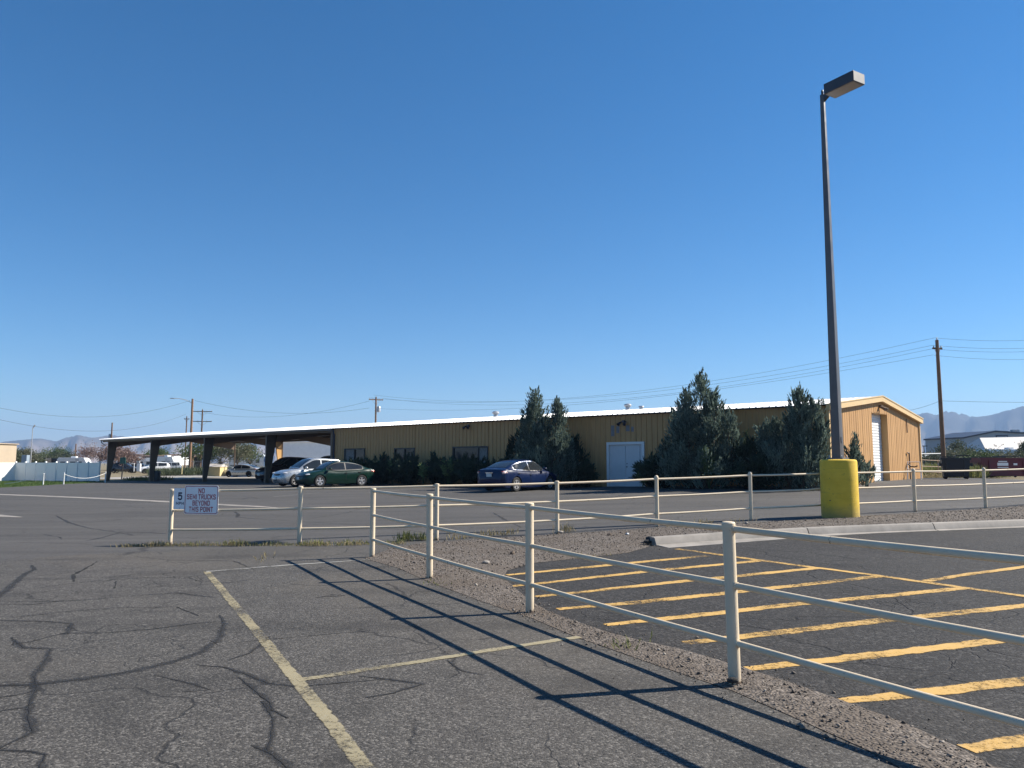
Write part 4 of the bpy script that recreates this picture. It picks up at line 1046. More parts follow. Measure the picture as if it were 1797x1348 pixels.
# ---------------------------------------------------------------- plants
def frame_of(d):
    """two unit vectors across each direction d (n,3)"""
    ref = np.where(np.abs(d[:, 2:3]) > 0.9, np.array([[1.0, 0, 0]]), np.array([[0, 0, 1.0]]))
    a = np.cross(d, ref); a /= np.linalg.norm(a, axis=1, keepdims=True) + 1e-9
    return a, np.cross(a, d)
def sprays(rng, pos, dirs, length, leaves, lw, spread=0.35, ll=0.42):
    """feathery sprays: `leaves` narrow triangles set along each stem; returns verts, tris, tint"""
    n = len(pos); a, b = frame_of(dirs); V = []; 
    for k in range(leaves):
        t = (k + rng.uniform(0.0, 1.0, n)) / leaves
        ph = rng.uniform(0, 6.283, n)
        side = a * np.cos(ph)[:, None] + b * np.sin(ph)[:, None]
        base = pos + dirs * (length * t * 0.75)[:, None]
        d = dirs + side * (spread * (1.15 - t))[:, None]; d /= np.linalg.norm(d, axis=1, keepdims=True)
        L = length * ll * rng.uniform(0.7, 1.25, n)
        w = lw * rng.uniform(0.7, 1.3, n)
        acr = np.cross(d, side); acr /= np.linalg.norm(acr, axis=1, keepdims=True) + 1e-9
        V.append(np.stack([base - acr * w[:, None], base + acr * w[:, None], base + d * L[:, None]], 1))
    V = np.stack(V, 1).reshape(-1, 3)
    T = np.arange(len(V)).reshape(-1, 3)
    return V, T
def juniper(x, y, spires, n, seed, label, mat='juniper', lean=0.30, plume=0.34, low=0.0, group='evergreens along the front wall', name='juniper_tree', lw=0.02):
    """upright juniper: several spires (dx, dy, height, radius, z0)"""
    rng = np.random.default_rng(seed); z0 = g(x, y)
    cat = 'tree' if 'tree' in name else 'shrub'
    root = thing(name, (x, y, z0), label, cat, group)
    wsum = sum(s[2] * s[3] for s in spires); P = []; D = []; Ls = []; tint = []
    m = MB()
    for sp in spires:
        dx, dy, h, r = sp[:4]; zb = sp[4] if len(sp) > 4 else 0.0
        k = int(n * h * r / wsum)
        # clumps: small upright plumes set over the spire's envelope, tone random plus painted shading: inner dark, outer bright
        k = int(k * 1.7); nc = max(12, k // 46); per = max(6, k // nc)
        t = rng.random(nc) ** 0.95; ph = rng.uniform(0, 6.283, nc)
        prof = np.minimum(1.0, (t * 3.5 + 0.6)) * (1 - t ** 1.3) ** 0.85 + 0.02
        rad = r * prof * rng.uniform(0.45, 1.12, nc)
        c0 = np.c_[dx + rad * np.cos(ph), dy + rad * np.sin(ph), zb + t * (h - zb - 0.45)]
        out = np.c_[np.cos(ph), np.sin(ph), np.zeros(nc)]
        cd = out * (0.42 * (1 - 0.55 * t))[:, None] + np.array([[0, 0, 1.0]]) + rng.normal(0, 0.12, (nc, 3)); cd /= np.linalg.norm(cd, axis=1, keepdims=True)
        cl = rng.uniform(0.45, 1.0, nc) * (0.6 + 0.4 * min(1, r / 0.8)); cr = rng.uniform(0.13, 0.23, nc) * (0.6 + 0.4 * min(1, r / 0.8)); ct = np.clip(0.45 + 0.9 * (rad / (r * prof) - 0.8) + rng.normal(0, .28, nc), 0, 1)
        u = rng.random((nc, per)); off = rng.normal(0, 1, (nc, per, 3)) * (cr[:, None] * (1.05 - u))[..., None]
        p = (c0[:, None] + cd[:, None] * (u * cl[:, None])[..., None] + off).reshape(-1, 3)
        d = (cd[:, None] + off * 1.6 + rng.normal(0, 0.16, (nc, per, 3))).reshape(-1, 3)
        P.append(p); D.append(d); Ls.append((plume * 0.62 * rng.uniform(0.6, 1.25, (nc, per)) * (1 - 0.3 * u)).ravel()); tint.append(np.repeat(ct, per))
        # leader tuft
        kk = 22; P.append(np.c_[dx + rng.normal(0, 0.04, kk), dy + rng.normal(0, 0.04, kk), h - rng.uniform(0.1, 0.75, kk)]); D.append(np.c_[rng.normal(0, .15, kk), rng.normal(0, .15, kk), np.ones(kk)]); Ls.append(rng.uniform(.12, .26, kk)); tint.append(np.full(kk, 0.7))
        m.tube([(dx * 0.3, dy * 0.3, -0.1), (dx * 0.7, dy * 0.7, h * 0.3), (dx, dy, h * 0.85)], [0.09, 0.07, 0.012], 7)
    m.build('trunk', M['bark'], root, True)
    P = np.vstack(P); D = np.vstack(D); L = np.concatenate(Ls); D /= np.linalg.norm(D, axis=1, keepdims=True)
    V, T = sprays(rng, P, D, L, 9, lw)
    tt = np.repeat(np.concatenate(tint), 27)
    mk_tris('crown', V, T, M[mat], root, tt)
    return root
def spreader(x, y, rx, h, n, seed, label, mat='junidark', rz=0.0, ry=None, name='juniper_shrub', group='low evergreens along the front wall'):
    """low wide shrub of arching branches"""
    rng = np.random.default_rng(seed); z0 = g(x, y)
    root = thing(name, (x, y, z0), label, 'shrub', group)
    ry = ry or rx * 0.55; nb = 46; P = []; D = []; m = MB(); tint = []
    c, s = math.cos(rz), math.sin(rz)
    for b in range(nb):
        ph = rng.uniform(0, 6.283); e = rng.uniform(0.25, 1.35)
        tip = np.array([rx * math.cos(ph) * math.cos(e) * rng.uniform(.7, 1.08), ry * math.sin(ph) * math.cos(e) * rng.uniform(.7, 1.08), h * (0.28 + 0.72 * math.sin(e)) * rng.uniform(.65, 1.1)])
        tip = np.array([tip[0] * c - tip[1] * s, tip[0] * s + tip[1] * c, tip[2]])
        mid = tip * 0.5 + np.array([0, 0, h * 0.16])
        if b < 9: m.tube([(0, 0, 0), tuple(mid * 0.8), tuple(tip * 0.9)], [0.035, 0.02, 0.006], 5)
        k = n // nb; t = rng.random(k) ** 0.7
        q = (1 - t)[:, None] ** 2 * 0 + 2 * ((1 - t) * t)[:, None] * mid + (t ** 2)[:, None] * tip
        dd = 2 * (1 - t)[:, None] * mid + 2 * t[:, None] * (tip - mid); dd /= np.linalg.norm(dd, axis=1, keepdims=True) + 1e-6
        q = q + rng.normal(0, 0.09, (k, 3)) * (1.2 - t)[:, None]; q[:, 2] = np.maximum(q[:, 2], 0.02)
        P.append(q); D.append(dd + rng.normal(0, .35, (k, 3)) + np.array([[0, 0, .25]])); tint.append(t)
    m.build('stem', M['bark'], root, True)
    P = np.vstack(P); D = np.vstack(D); D /= np.linalg.norm(D, axis=1, keepdims=True)
    V, T = sprays(rng, P, D, rng.uniform(.14, .34, len(P)), 7, 0.021, 0.45)
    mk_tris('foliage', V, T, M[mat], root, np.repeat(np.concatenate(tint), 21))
    return root
def shoots(x, y, h, n, seed, label):
    """bright upright shoots of a broad-leaved plant among the junipers"""
    rng = np.random.default_rng(seed); root = thing('leafy_shoot', (x, y, g(x, y)), label, 'plant', 'bright shoots among the low evergreens')
    m = MB(); P = []; D = []
    for i in range(n):
        a = rng.uniform(0, 6.28); e = rng.uniform(0.05, 0.55); hh = h * rng.uniform(.6, 1.05)
        tip = np.array([math.cos(a) * e * hh, math.sin(a) * e * hh, hh]); m.tube([(0, 0, 0), tuple(tip * .5 + np.array([0, 0, .08])), tuple(tip)], [.012, .009, .003], 4)
        k = 26; t = rng.uniform(.45, 1, k); P.append(tip[None] * t[:, None] + np.array([0, 0, .08]) * (1 - t)[:, None]); d = rng.normal(0, .8, (k, 3)); d[:, 2] = np.abs(d[:, 2]) * .6 + .3; D.append(d)
    m.build('stem', M['leaf'], root)
    P = np.vstack(P); D = np.vstack(D); D /= np.linalg.norm(D, axis=1, keepdims=True)
    V, T = sprays(rng, P, D, rng.uniform(.12, .26, len(P)), 3, 0.03, 0.3, 0.8)
    mk_tris('foliage', V, T, M['yucca'], root, np.full(len(V), .6)); return root
def W(xl, off): return bw(xl, -off)

x, y = W(-13.9, 1.9)
def loc_sp(sp, rz=BRZ):
    c, s = math.cos(rz), math.sin(rz); return [(a[0] * c - a[1] * s, a[0] * s + a[1] * c) + tuple(a[2:]) for a in sp]
juniper(x, y, loc_sp([(-0.45, 0, 4.9, 1.1), (0.85, 0.1, 4.35, 0.8), (-1.0, -0.1, 3.4, 0.72), (0.2, -0.5, 3.3, 0.8), (1.2, 0.2, 2.9, 0.55), (-0.75, 0.3, 4.2, 0.5)]), 8200, 3, 'twin-peaked blue green juniper tree just right of the blue sedan')
x, y = W(-12.6, 0.75)  # dark foliage placed for the tree's shadow on the wall, and a bush
juniper(x, y, [(0, 0, 2.4, 0.6), (-0.35, 0.3, 1.9, 0.55)], 1100, 7, 'narrow dark juniper standing in for tree shadow and bush on the wall between the twin-peaked tree and the door', 'junidark')
x, y = W(-16.4, 0.9)
juniper(x, y, [(0, 0, 3.1, 0.6), (-0.4, 0.4, 2.5, 0.5)], 1200, 8, 'dark shaded juniper behind the blue sedan roof', 'junidark')
x, y = W(-4.95, 1.9)
juniper(x, y, loc_sp([(0.1, 0, 5.0, 0.95), (-0.65, 0, 4.2, 0.85), (0.75, 0.1, 4.1, 0.85), (-1.25, 0.2, 3.2, 0.75), (1.45, 0, 3.2, 0.6), (-0.3, -0.6, 3.5, 0.85), (0.7, -0.6, 2.9, 0.8), (-1.5, -0.2, 2.0, 0.6)]), 9800, 11, 'largest pointed juniper tree between the white double door and the lamp post')
x, y = W(-3.1, 1.3)
spreader(x, y, 1.5, 2.3, 2600, 71, 'dark spreading juniper shrub between the two tall trees near the lamp post', 'junidark', BRZ)
x, y = W(-0.72, 1.6)
juniper(x, y, loc_sp([(0.15, 0, 4.05, 0.6), (0.65, 0, 3.6, 0.5), (-0.15, 0.1, 3.2, 0.65), (-0.85, 0.0, 2.75, 0.45), (0.5, -0.5, 2.4, 0.6), (-0.6, -0.5, 1.9, 0.65), (0.95, -0.1, 2.7, 0.45), (-1.3, 0.0, 2.9, 0.38)]), 6800, 13, 'multi-stemmed juniper tree at the building corner beside the lamp post')
x, y = bw(0.95, 0.1)
juniper(x, y, [(0, 0, 2.3, 0.22), (0.16, 0.1, 1.75, 0.17), (-0.1, -0.08, 1.6, 0.17)], 650, 17, 'small slim juniper in the sun against the gable wall', 'juniper')
x, y = bw(1.15, 0.95)
juniper(x, y, [(0, 0, 0.95, 0.28)], 260, 19, 'knee-high juniper seedling at the foot of the gable wall', 'juniper', name='juniper_shrub')
SH = [(-33.0, 1.1, 1.0, 1.45, 'dark juniper shrub behind the green sedan boot, under the first window'), (-30.6, 1.2, 1.35, 1.65, 'dark juniper shrub just right of the green sedan'), (-28.0, 1.2, 1.45, 1.75, 'dark juniper shrub under the small unlit window'),
      (-25.3, 1.3, 1.5, 1.85, 'broad dark juniper shrub in the middle of the row under the windows'), (-22.6, 1.2, 1.45, 1.7, 'dark juniper shrub under the left half of the wide window'), (-19.9, 1.2, 1.45, 1.65, 'dark juniper shrub left of the blue sedan, under the wide window'), (-17.6, 1.6, 1.3, 1.5, 'dark juniper shrub hidden behind the blue sedan'),
      (-31.8, 1.9, 1.2, 1.35, 'low dark juniper touching the rear of the green sedan'), (-29.2, 2.0, 1.3, 1.45, 'low dark juniper filling the gap right of the first window shrub'), (-26.7, 2.0, 1.3, 1.5, 'low dark juniper before the gap between the first two windows'), (-24.0, 2.0, 1.3, 1.5, 'low dark juniper left of the bright shoots'), (-21.2, 1.7, 1.3, 1.5, 'low dark juniper around the bright shoots under the wide window'), (-18.8, 2.0, 1.2, 1.3, 'low dark juniper just left of the blue sedan boot'),
      (-11.9, 1.0, 0.8, 1.2, 'low dark juniper shrub left of the white double door'), (-7.9, 1.0, 0.95, 1.35, 'low dark juniper shrub right of the white double door'), (-6.9, 1.9, 1.1, 1.5, 'low juniper spreading from the foot of the largest tree'), (-2.2, 2.3, 1.1, 1.2, 'low dark juniper shrub in front of the corner tree')]
for i, (xl, off, rx, h, lb) in enumerate(SH):
    x, y = W(xl, off); spreader(x, y, rx * (1.28 if xl < -15 else 1.1), h, 3600, 30 + i, lb, 'junidark', BRZ, rx * 0.8)
for xl, off, h, n, lb in ((-20.6, 2.2, 1.75, 7, 'bright green leafy shoots in front of the wide window by the blue sedan'), (-22.6, 2.3, 1.25, 6, 'bright green leafy shoots poking out of the shrubs left of the wide window'), (-25.7, 2.0, 1.45, 2, 'two pale stems catching the sun above the middle shrubs'), (-30.2, 2.2, 0.95, 2, 'single pale stem at the right of the green sedan'), (-4.2, 2.6, 1.6, 7, 'bright green sprays at the right foot of the largest juniper'), (-8.35, 1.2, 0.55, 5, 'small sprawling plant at the right jamb of the double door')):
    x, y = W(xl, off); shoots(x, y, h, n, int(h * 100), lb)

# weeds along the left fence, tufts elsewhere (uncountable: stuff)
def blades(name, poly_or_line, n, hmin, hmax, seed, mats, label, width=0.0, lw=0.006, kind='stuff', cat='grass'):
    rng = np.random.default_rng(seed); P = np.array(poly_or_line, float)
    if width:
        seg = rng.integers(0, len(P) - 1, n) if len(P) > 2 else np.zeros(n, int); t = rng.random(n)
        q = P[seg] + (P[seg + 1] - P[seg]) * t[:, None] + rng.normal(0, width, (n, 2))
        cl = 0.5 + 0.5 * np.sin(q[:, 0] * 5.3) * np.sin(q[:, 0] * 2.1 + 1)
        keep = rng.random(n) < 0.35 + 0.65 * cl; q = q[keep]; hk = 0.45 + 0.75 * cl[keep]
    else:
        lo, hi = P.min(0), P.max(0); q = rng.uniform(lo, hi, (n * 3, 2)); q = q[inside(q, P)][:n]; hk = np.ones(len(q))
    k = len(q); z = gz(q[:, 0], q[:, 1])
    pos = np.c_[q, z]; d = rng.normal(0, 0.38, (k, 3)); d[:, 2] = 1; d /= np.linalg.norm(d, axis=1, keepdims=True)
    V, T = sprays(rng, pos, d, rng.uniform(hmin, hmax, k) * hk, 5, lw, 0.4, 0.6)
    o = mk_tris(name, V, T, mats, None, rng.random(len(V) // 15).repeat(15)); return tag(o, label, cat, kind=kind)
wl = [(-8.06, 16.18), (-7.09, 16.26), (-5.56, 15.94), (-3.83, 15.52), (-2.24, 15.50)]
blades('weeds', wl, 1500, .03, .10, 3, M['straw'], 'dry straw coloured weeds along the foot of the left fence', 0.11)
blades('weeds', wl[1:], 520, .03, .13, 4, M['grassy'], 'green weeds along the foot of the left fence', 0.10)
for i, (pp, n, h, lb) in enumerate(zip([[(-2.33, 16.11), (-1.82, 16.27)], [(-1.28, 16.20), (-0.60, 16.87), (0.02, 17.32)], [(1.04, 17.42), (1.45, 17.85)], [(0.91, 6.82), (0.97, 6.98)], [(-1.06, 10.56), (-0.92, 10.27)], [(1.06, 13.11), (1.56, 13.30)], [(3.49, 18.27), (5.68, 18.87)], [(-4.12, 12.78), (-4.33, 13.87)]], (200, 240, 90, 26, 50, 60, 110, 16), (.22, .20, .3, .13, .08, .08, .16, .15),
    ('green weed clump by the post where the fences nearly meet', 'dry weeds at the back edge of the gravel wedge', 'dry tuft beside a back fence post', 'tiny green weed at the edge of the gravel by the faded line', 'sparse green sprouts beside the second diagonal post', 'sparse dry sprouts in the middle of the gravel wedge', 'dry grass wisps along the back fence near the kerb', 'thin pale sprigs growing from an asphalt crack'))):
    blades('weed_tuft', pp, n, h * .4, h, 60 + i, M['grassy'] if i in (0, 3, 4) else M['straw'], lb, 0.09, cat='weeds')
blades('grass', LAWN + [(-42.5, 79.3), (-54, 86), (-62, 74), (-62, 60)], 9000, .05, .13, 9, M['lawnblade'], 'green lawn in front of the white vinyl fence', 0, 0.02)
# ---------------------------------------------------------------- vehicles
def smooth_interp(xs, pts):
    """monotone-ish Catmull interpolation of (x, value) knots"""
    kx = np.array([p[0] for p in pts], float); ky = np.array([p[1] for p in pts], float)
    m = np.gradient(ky, kx); x = np.clip(np.asarray(xs, float), kx[0], kx[-1])
    i = np.clip(np.searchsorted(kx, x) - 1, 0, len(kx) - 2); h = kx[i + 1] - kx[i]; t = (x - kx[i]) / h
    return (2 * t**3 - 3 * t**2 + 1) * ky[i] + (t**3 - 2 * t**2 + t) * h * m[i] + (-2 * t**3 + 3 * t**2) * ky[i + 1] + (t**3 - t**2) * h * m[i + 1]
SEDAN = dict(L=4.62, W=1.80, wr=0.335, wb=(1.36, -1.34),
    top=[(-2.31, .66), (-2.27, .90), (-2.15, 1.01), (-1.75, 1.06), (-1.0, 1.00), (0.2, .95), (0.95, .985), (1.5, .91), (2.0, .79), (2.22, .66), (2.31, .52)],
    bot=[(-2.31, .42), (-2.2, .27), (-1.5, .20), (1.6, .18), (2.2, .22), (2.31, .34)],
    hw=[(-2.31, .58), (-2.24, .74), (-1.9, .85), (-1.2, .895), (0.5, .90), (1.4, .885), (1.95, .81), (2.2, .68), (2.31, .50)],
    roof=[(-1.92, 1.045), (-1.55, 1.19), (-1.1, 1.345), (-0.6, 1.435), (-0.1, 1.465), (0.3, 1.43), (0.7, 1.255), (1.12, .985)],
    crw=[(-1.92, .62), (-1.4, .60), (-0.6, .585), (0.2, .575), (1.12, .66)], cbw=[(-1.92, .72), (-1.4, .80), (-0.4, .84), (0.6, .82), (1.12, .72)],
    side=((-1.42, -0.32), (-0.24, 0.86)), ws=(0.36, 1.04), rw=(-1.80, -1.12))
SUV = dict(L=4.41, W=1.82, wr=0.355, wb=(1.33, -1.31),
    top=[(-2.2, .72), (-2.16, 1.0), (-1.9, 1.08), (-1.0, 1.06), (0.2, 1.02), (0.85, 1.06), (1.4, 1.02), (1.85, .90), (2.1, .74), (2.2, .55)],
    bot=[(-2.2, .45), (-2.1, .32), (-1.4, .25), (1.5, .24), (2.1, .28), (2.2, .4)],
    hw=[(-2.2, .62), (-2.12, .78), (-1.8, .87), (-1.0, .905), (0.5, .91), (1.3, .895), (1.85, .82), (2.1, .69), (2.2, .52)],
    roof=[(-2.12, 1.10), (-1.98, 1.36), (-1.75, 1.56), (-1.2, 1.645), (-0.5, 1.685), (0.05, 1.665), (0.45, 1.48), (1.05, 1.07)],
    crw=[(-2.12, .60), (-1.4, .62), (-0.6, .62), (0.2, .60), (1.05, .68)], cbw=[(-2.12, .74), (-1.4, .84), (-0.4, .86), (0.6, .84), (1.05, .74)],
    side=((-1.62, -0.42), (-0.34, 0.80)), ws=(0.18, 0.98), rw=(-2.08, -1.80))
CARM = {}
def car(name, key, spec, paintm, loc, rz, label, group, trim=None, plate=True, full=True, lamps='clear'):
    root = thing(name, loc, label, 'car', group, rz)
    S = spec; mk_ = (key,)
    def part(nm, build, mat, parent=root, smooth=True, sub=0):
        k = mk_ + (nm,)
        if k not in CARM:
            b = build(); o = b.build(nm.split('#')[0], mat, parent, smooth); CARM[k] = o.data; return o
        o = link(nm.split('#')[0], CARM[k].copy() if True else CARM[k], parent); o.data.materials.clear(); o.data.materials.append(mat); return o
    # lower body, lofted along the length, wheel arches cut out
    xs = np.linspace(-S['L'] / 2, S['L'] / 2, 41)
    T, B, HW = smooth_interp(xs, S['top']), smooth_interp(xs, S['bot']), smooth_interp(xs, S['hw'])
    def body():
        v = []; f = []
        for x, t, b, w in zip(xs, T, B, HW):
            h = t - b
            ring = [(0, b), (.80 * w, b), (.93 * w, b + .05 * h), (.985 * w, b + .28 * h), (w, b + .52 * h), (.985 * w, b + .72 * h), (.95 * w, b + .88 * h), (.87 * w, t - .025), (.72 * w, t), (.35 * w, t + .012), (0, t + .016)]
            v += [(x, y_, z_) for y_, z_ in ring] + [(x, -y_, z_) for y_, z_ in ring[-2:0:-1]]
        n = 20
        for i in range(len(xs) - 1):
            for k in range(n): f.append((i * n + k, i * n + (k + 1) % n, (i + 1) * n + (k + 1) % n, (i + 1) * n + k))
        f.append(tuple(range(n))[::-1]); f.append(tuple((len(xs) - 1) * n + k for k in range(n)))
        return MB().add(v, f)
    o = body().build('body', paintm, root, False)
    if (key, 'cut') not in CARM:
        o.data.materials.append(M['black'])
        cutters = []
        for wx in S['wb']:
            for s in (-1, 1):
                c = MB(); c.lathe([(S['wr'] + .055, 0.0), (S['wr'] + .055, 0.6)], (0, 0, 0), 28, 'y'); co = c.build('cutter', M['black'], None)
                co.location = (wx, 0.58 if s > 0 else -1.18, S['wr'] - .005); cutters.append(co)
        o.parent = None; bpy.context.view_layer.update()
        for c in cutters:
            md = o.modifiers.new('b', 'BOOLEAN'); md.operation = 'DIFFERENCE'; md.object = c; md.solver = 'EXACT'; md.material_mode = 'TRANSFER'
        me = bpy.data.meshes.new_from_object(o.evaluated_get(bpy.context.evaluated_depsgraph_get()))
        o.modifiers.clear(); o.data = me; o.parent = root
        for c in cutters: bpy.data.objects.remove(c)
        shade(o, 40); CARM[(key, 'cut')] = me
    else:
        o.data = CARM[(key, 'cut')].copy(); o.data.materials[0] = paintm
    bd = o
    # cabin
    def cab(x, q, off=0.0):
        rz_, cr, cb = float(smooth_interp(x, S['roof'])), float(smooth_interp(x, S['crw'])), float(smooth_interp(x, S['cbw']))
        bz = float(smooth_interp(x, S['top'])) - .05
        a = abs(q); sg = 1 if q >= 0 else -1
        if a <= .5:
            u = a / .5; y_ = sg * cr * (u ** 1.0); z_ = rz_ + .03 * (1 - u * u)
        else:
            v_ = (a - .5) / .5; y_ = sg * (cr + (cb - cr) * v_ ** 0.8); z_ = rz_ + (bz - rz_) * v_
        return Vector((x, y_, z_))
    def patch(x0, x1, q0, q1, off, nx=10, nq=8, taper=0.0):
        v = []; f = []
        for i in range(nx + 1):
            for j in range(nq + 1):
                x = x0 + (x1 - x0) * i / nx; q = q0 + (q1 - q0) * j / nq
                p = cab(x, q); e = 0.01
                n_ = (cab(x + e, q) - cab(x - e, q)).cross(cab(x, q + e) - cab(x, q - e))
                if n_.length < 1e-9: n_ = Vector((0, 0, 1))
                n_.normalize()
                if n_.dot(p - Vector((p.x * 0.6, 0, .9))) < 0: n_.negate()
                v.append(p + n_ * off)
        for i in range(nx):
            for j in range(nq): k = i * (nq + 1) + j; f.append((k, k + 1, k + nq + 2, k + nq + 1))
        return MB().add(v, f)
    r0, r1 = S['roof'][0][0], S['roof'][-1][0]
    cx = np.linspace(r0, r1, 26); qs = [-1, -.9, -.75, -.62, -.53, -.46, -.36, -.18, 0, .18, .36, .46, .53, .62, .75, .9, 1]
    def cabin():
        v = [cab(float(x), q) for x in cx for q in qs]; n = len(qs); f = []
        for i in range(len(cx) - 1):
            for k in range(n - 1): f.append((i * n + k, i * n + k + 1, (i + 1) * n + k + 1, (i + 1) * n + k))
        return MB().add(v, f)
    part('cabin', cabin, paintm)
    part('windshield', lambda: patch(S['ws'][0], S['ws'][1], -.46, .46, .006), M['glass'])
    part('rear_window', lambda: patch(S['rw'][0], S['rw'][1], -.45, .45, .006), M['glass'])
    for s in (-1, 1):
        for i, (a, b) in enumerate(S['side']):
            if trim: part(f'window_trim#{s}{i}', lambda: patch(a - .035, b + .045, s * .535, s * .965, .004), trim)
            part(f'side_window#{s}{i}', lambda: patch(a, b, s * .57, s * .925, .009), M['glass'])
    # wheels
    for wx in S['wb']:
        for s in (-1, 1):
            r = S['wr']; yy = s * (float(smooth_interp(wx, S['hw'])) - .115)
            def tyre():
                return MB().lathe([(r * .66, -.10), (r * .90, -.108), (r * .985, -.085), (r, -.04), (r, .04), (r * .985, .085), (r * .90, .108), (r * .66, .10), (r * .64, 0), (r * .66, -.10)], (0, 0, 0), 30, 'y', False)
            w = part('wheel', tyre, M['rubber']); w.location = (wx, yy, r)
            if full:
                def rim():
                    m = MB(); m.lathe([(r * .67, .085 * s), (r * .64, .095 * s), (r * .58, .092 * s), (r * .57, .05 * s)], (0, 0, 0), 30, 'y')
                    m.f = m.f[:-2]
                    for k in range(5):
                        a0 = 2 * math.pi * k / 5 + .3
                        v = []
                        for yy_ in (.06 * s, .088 * s):
                            for rad, hw_ in ((r * .10, r * .085), (r * .60, r * .15)):
                                for sg in (-1, 1): v.append((rad * math.cos(a0) - sg * hw_ * math.sin(a0), yy_, rad * math.sin(a0) + sg * hw_ * math.cos(a0)))
                        m.add(v, [(0, 1, 3, 2), (4, 6, 7, 5), (0, 4, 5, 1), (2, 3, 7, 6), (0, 2, 6, 4), (1, 5, 7, 3)])
                    m.lathe([(r * .17, .06 * s), (r * .17, .095 * s), (r * .1, .1 * s)], (0, 0, 0), 14, 'y')
                    return m
                part(f'rim#{s}', rim, M['alloy'], w)
                part(f'brake_disc#{s}', lambda: MB().lathe([(r * .56, .02 * s), (r * .56, .035 * s)], (0, 0, 0), 20, 'y'), M['black'], w)
    # lamps, grille, plates, mirrors, handles, seams
    def ell(c, d, n=10):
        m = MB(); v = []; f = []
        for i in range(1, n):
            for k in range(12):
                a, b = math.pi * i / n, 2 * math.pi * k / 12
                v.append((c[0] + d[0] * math.cos(a), c[1] + d[1] * math.sin(a) * math.cos(b), c[2] + d[2] * math.sin(a) * math.sin(b)))
        for i in range(n - 2):
            for k in range(12): f.append((i * 12 + k, i * 12 + (k + 1) % 12, i * 12 + 12 + (k + 1) % 12, i * 12 + 12 + k))
        f.append(tuple(range(12))); f.append(tuple((n - 2) * 12 + k for k in range(12))[::-1])
        return m.add(v, f)
    fx = S['L'] / 2; tz = lambda x: float(smooth_interp(x, S['top'])); wz = lambda x: float(smooth_interp(x, S['hw']))
    for s in (-1, 1):
        part(f'headlight#{s}', lambda: ell((fx - .36, s * (wz(fx - .36) * .93 - .075), tz(fx - .36) - .095), (.25, .095, .06)), M['headlamp'])
        part(f'tail_light#{s}', lambda: ell((-fx + .24, s * (wz(-fx + .24) * .95 - .08), tz(-fx + .3) - .19), (.19, .095, .10)), M['clearlamp'] if lamps == 'clear' else M['taillamp'])
        part(f'mirror#{s}', lambda: ell((S['ws'][1] - .26, s * (wz(.6) + .07), tz(.7) + .07), (.09, .10, .07), 8), paintm)
        if full:
            part(f'seam#{s}', lambda: MB().box((-.28, s * (wz(-.28) + .0005), (.35 + tz(-.28)) / 2 - .02), (.012, .012, tz(-.28) - .45)).box((.98, s * (wz(.98) + .0005), (.4 + tz(.98)) / 2 - .02), (.012, .012, tz(.98) - .55)), M['black'], bd, False)
            for i, hx in enumerate((-.20, -1.10)):
                part(f'door_handle#{s}{i}', lambda: MB().box((hx - .08, s * (wz(hx) - .005), tz(hx) - .17), (.16, .035, .026)), trim or paintm, bd, False)
    if lamps == 'clear':
        for s in (-1, 1): part(f'tail_lens#{s}', lambda: ell((-fx + .20, s * (wz(-fx + .2) * .95 - .115), tz(-fx + .3) - .15), (.16, .095, .045)), M['taillamp'])
    part('grille', lambda: ell((fx - .17, 0, tz(fx - .2) - .13), (.155, .50, .085)), M['black'])
    part('lower_intake', lambda: ell((fx - .13, 0, .42), (.15, .56, .075)), M['black'])
    part('bumper_trim', lambda: ell((fx - .15, 0, tz(fx - .2) - .075), (.165, .47, .016)), M['chrome'])
    if plate:
        part('front_plate', lambda: MB().box((fx + .018, 0, .50), (.012, .31, .155)), M['plate'], root, False)
        part('rear_plate', lambda: MB().box((-fx - .012, 0, tz(-fx + .2) - .27), (.03, .31, .155)), M['plate'], root, False)
        part('boot_trim', lambda: MB().box((-fx - .002, 0, tz(-fx + .2) - .165), (.03, .46, .028)), M['chrome'], root, False)
    return root
def car_at(front_w, rear_w, spec):
    """root position and heading from the plan points of the two near wheels' side centre line"""
    a, b = Vector(front_w), Vector(rear_w); d = (a - b).normalized(); c = (a + b) / 2
    return c, math.atan2(d.y, d.x), d
def park(name, key, spec, pm, rear, heading, side, label, group, **kw):
    """rear: plan point under the visible rear wheel; side = +1 if that is the car's left side"""
    d = Vector((math.cos(heading), math.sin(heading))); n = Vector((-d.y, d.x))
    wx = spec['wb'][1]; hw = float(smooth_interp(wx, spec['hw'])) - .115
    c = Vector(rear) - d * wx - n * (side * hw)
    return car(name, key, spec, pm, (c.x, c.y, g(c.x, c.y) + .005), heading, label, group, **kw)
CG = 'cars parked in front of the building'
park('sedan', 'sedan', SEDAN, M['blue_paint'], (0.15, 36.2), math.atan2(2.15, 1.68), -1, 'dark blue sedan seen from behind, parked before the twin-peaked juniper', CG, trim=M['chrome'])
park('sedan', 'sedan_b', SEDAN, M['green_paint'], (-9.05, 46.5), math.atan2(-1.72, -2.06), 1, 'dark green sedan parked nose out beside the silver car', CG, lamps='red', trim=M['dkframe'])
park('suv', 'suv', SUV, M['silver_paint'], (-10.95, 47.9), math.atan2(-1.80, -1.95), 1, 'silver SUV parked nose out between the carport and the green sedan', CG, lamps='red')
def under(name, key, spec, pm, xl, yl, label):
    x, y = bw(xl, yl); r_ = car(name, key, spec, pm, (x, y, g(x, y) + .005), math.atan2(-0.753, -0.658), label, 'vehicles under the carport', lamps='red', full=False); r_.scale = (1.2, 1.2, 1.22)
under('suv', 'suv_b', SUV, M['dark_car'], -41.0, 4.2, 'black SUV in the carport shade, only its roof showing over the silver one')
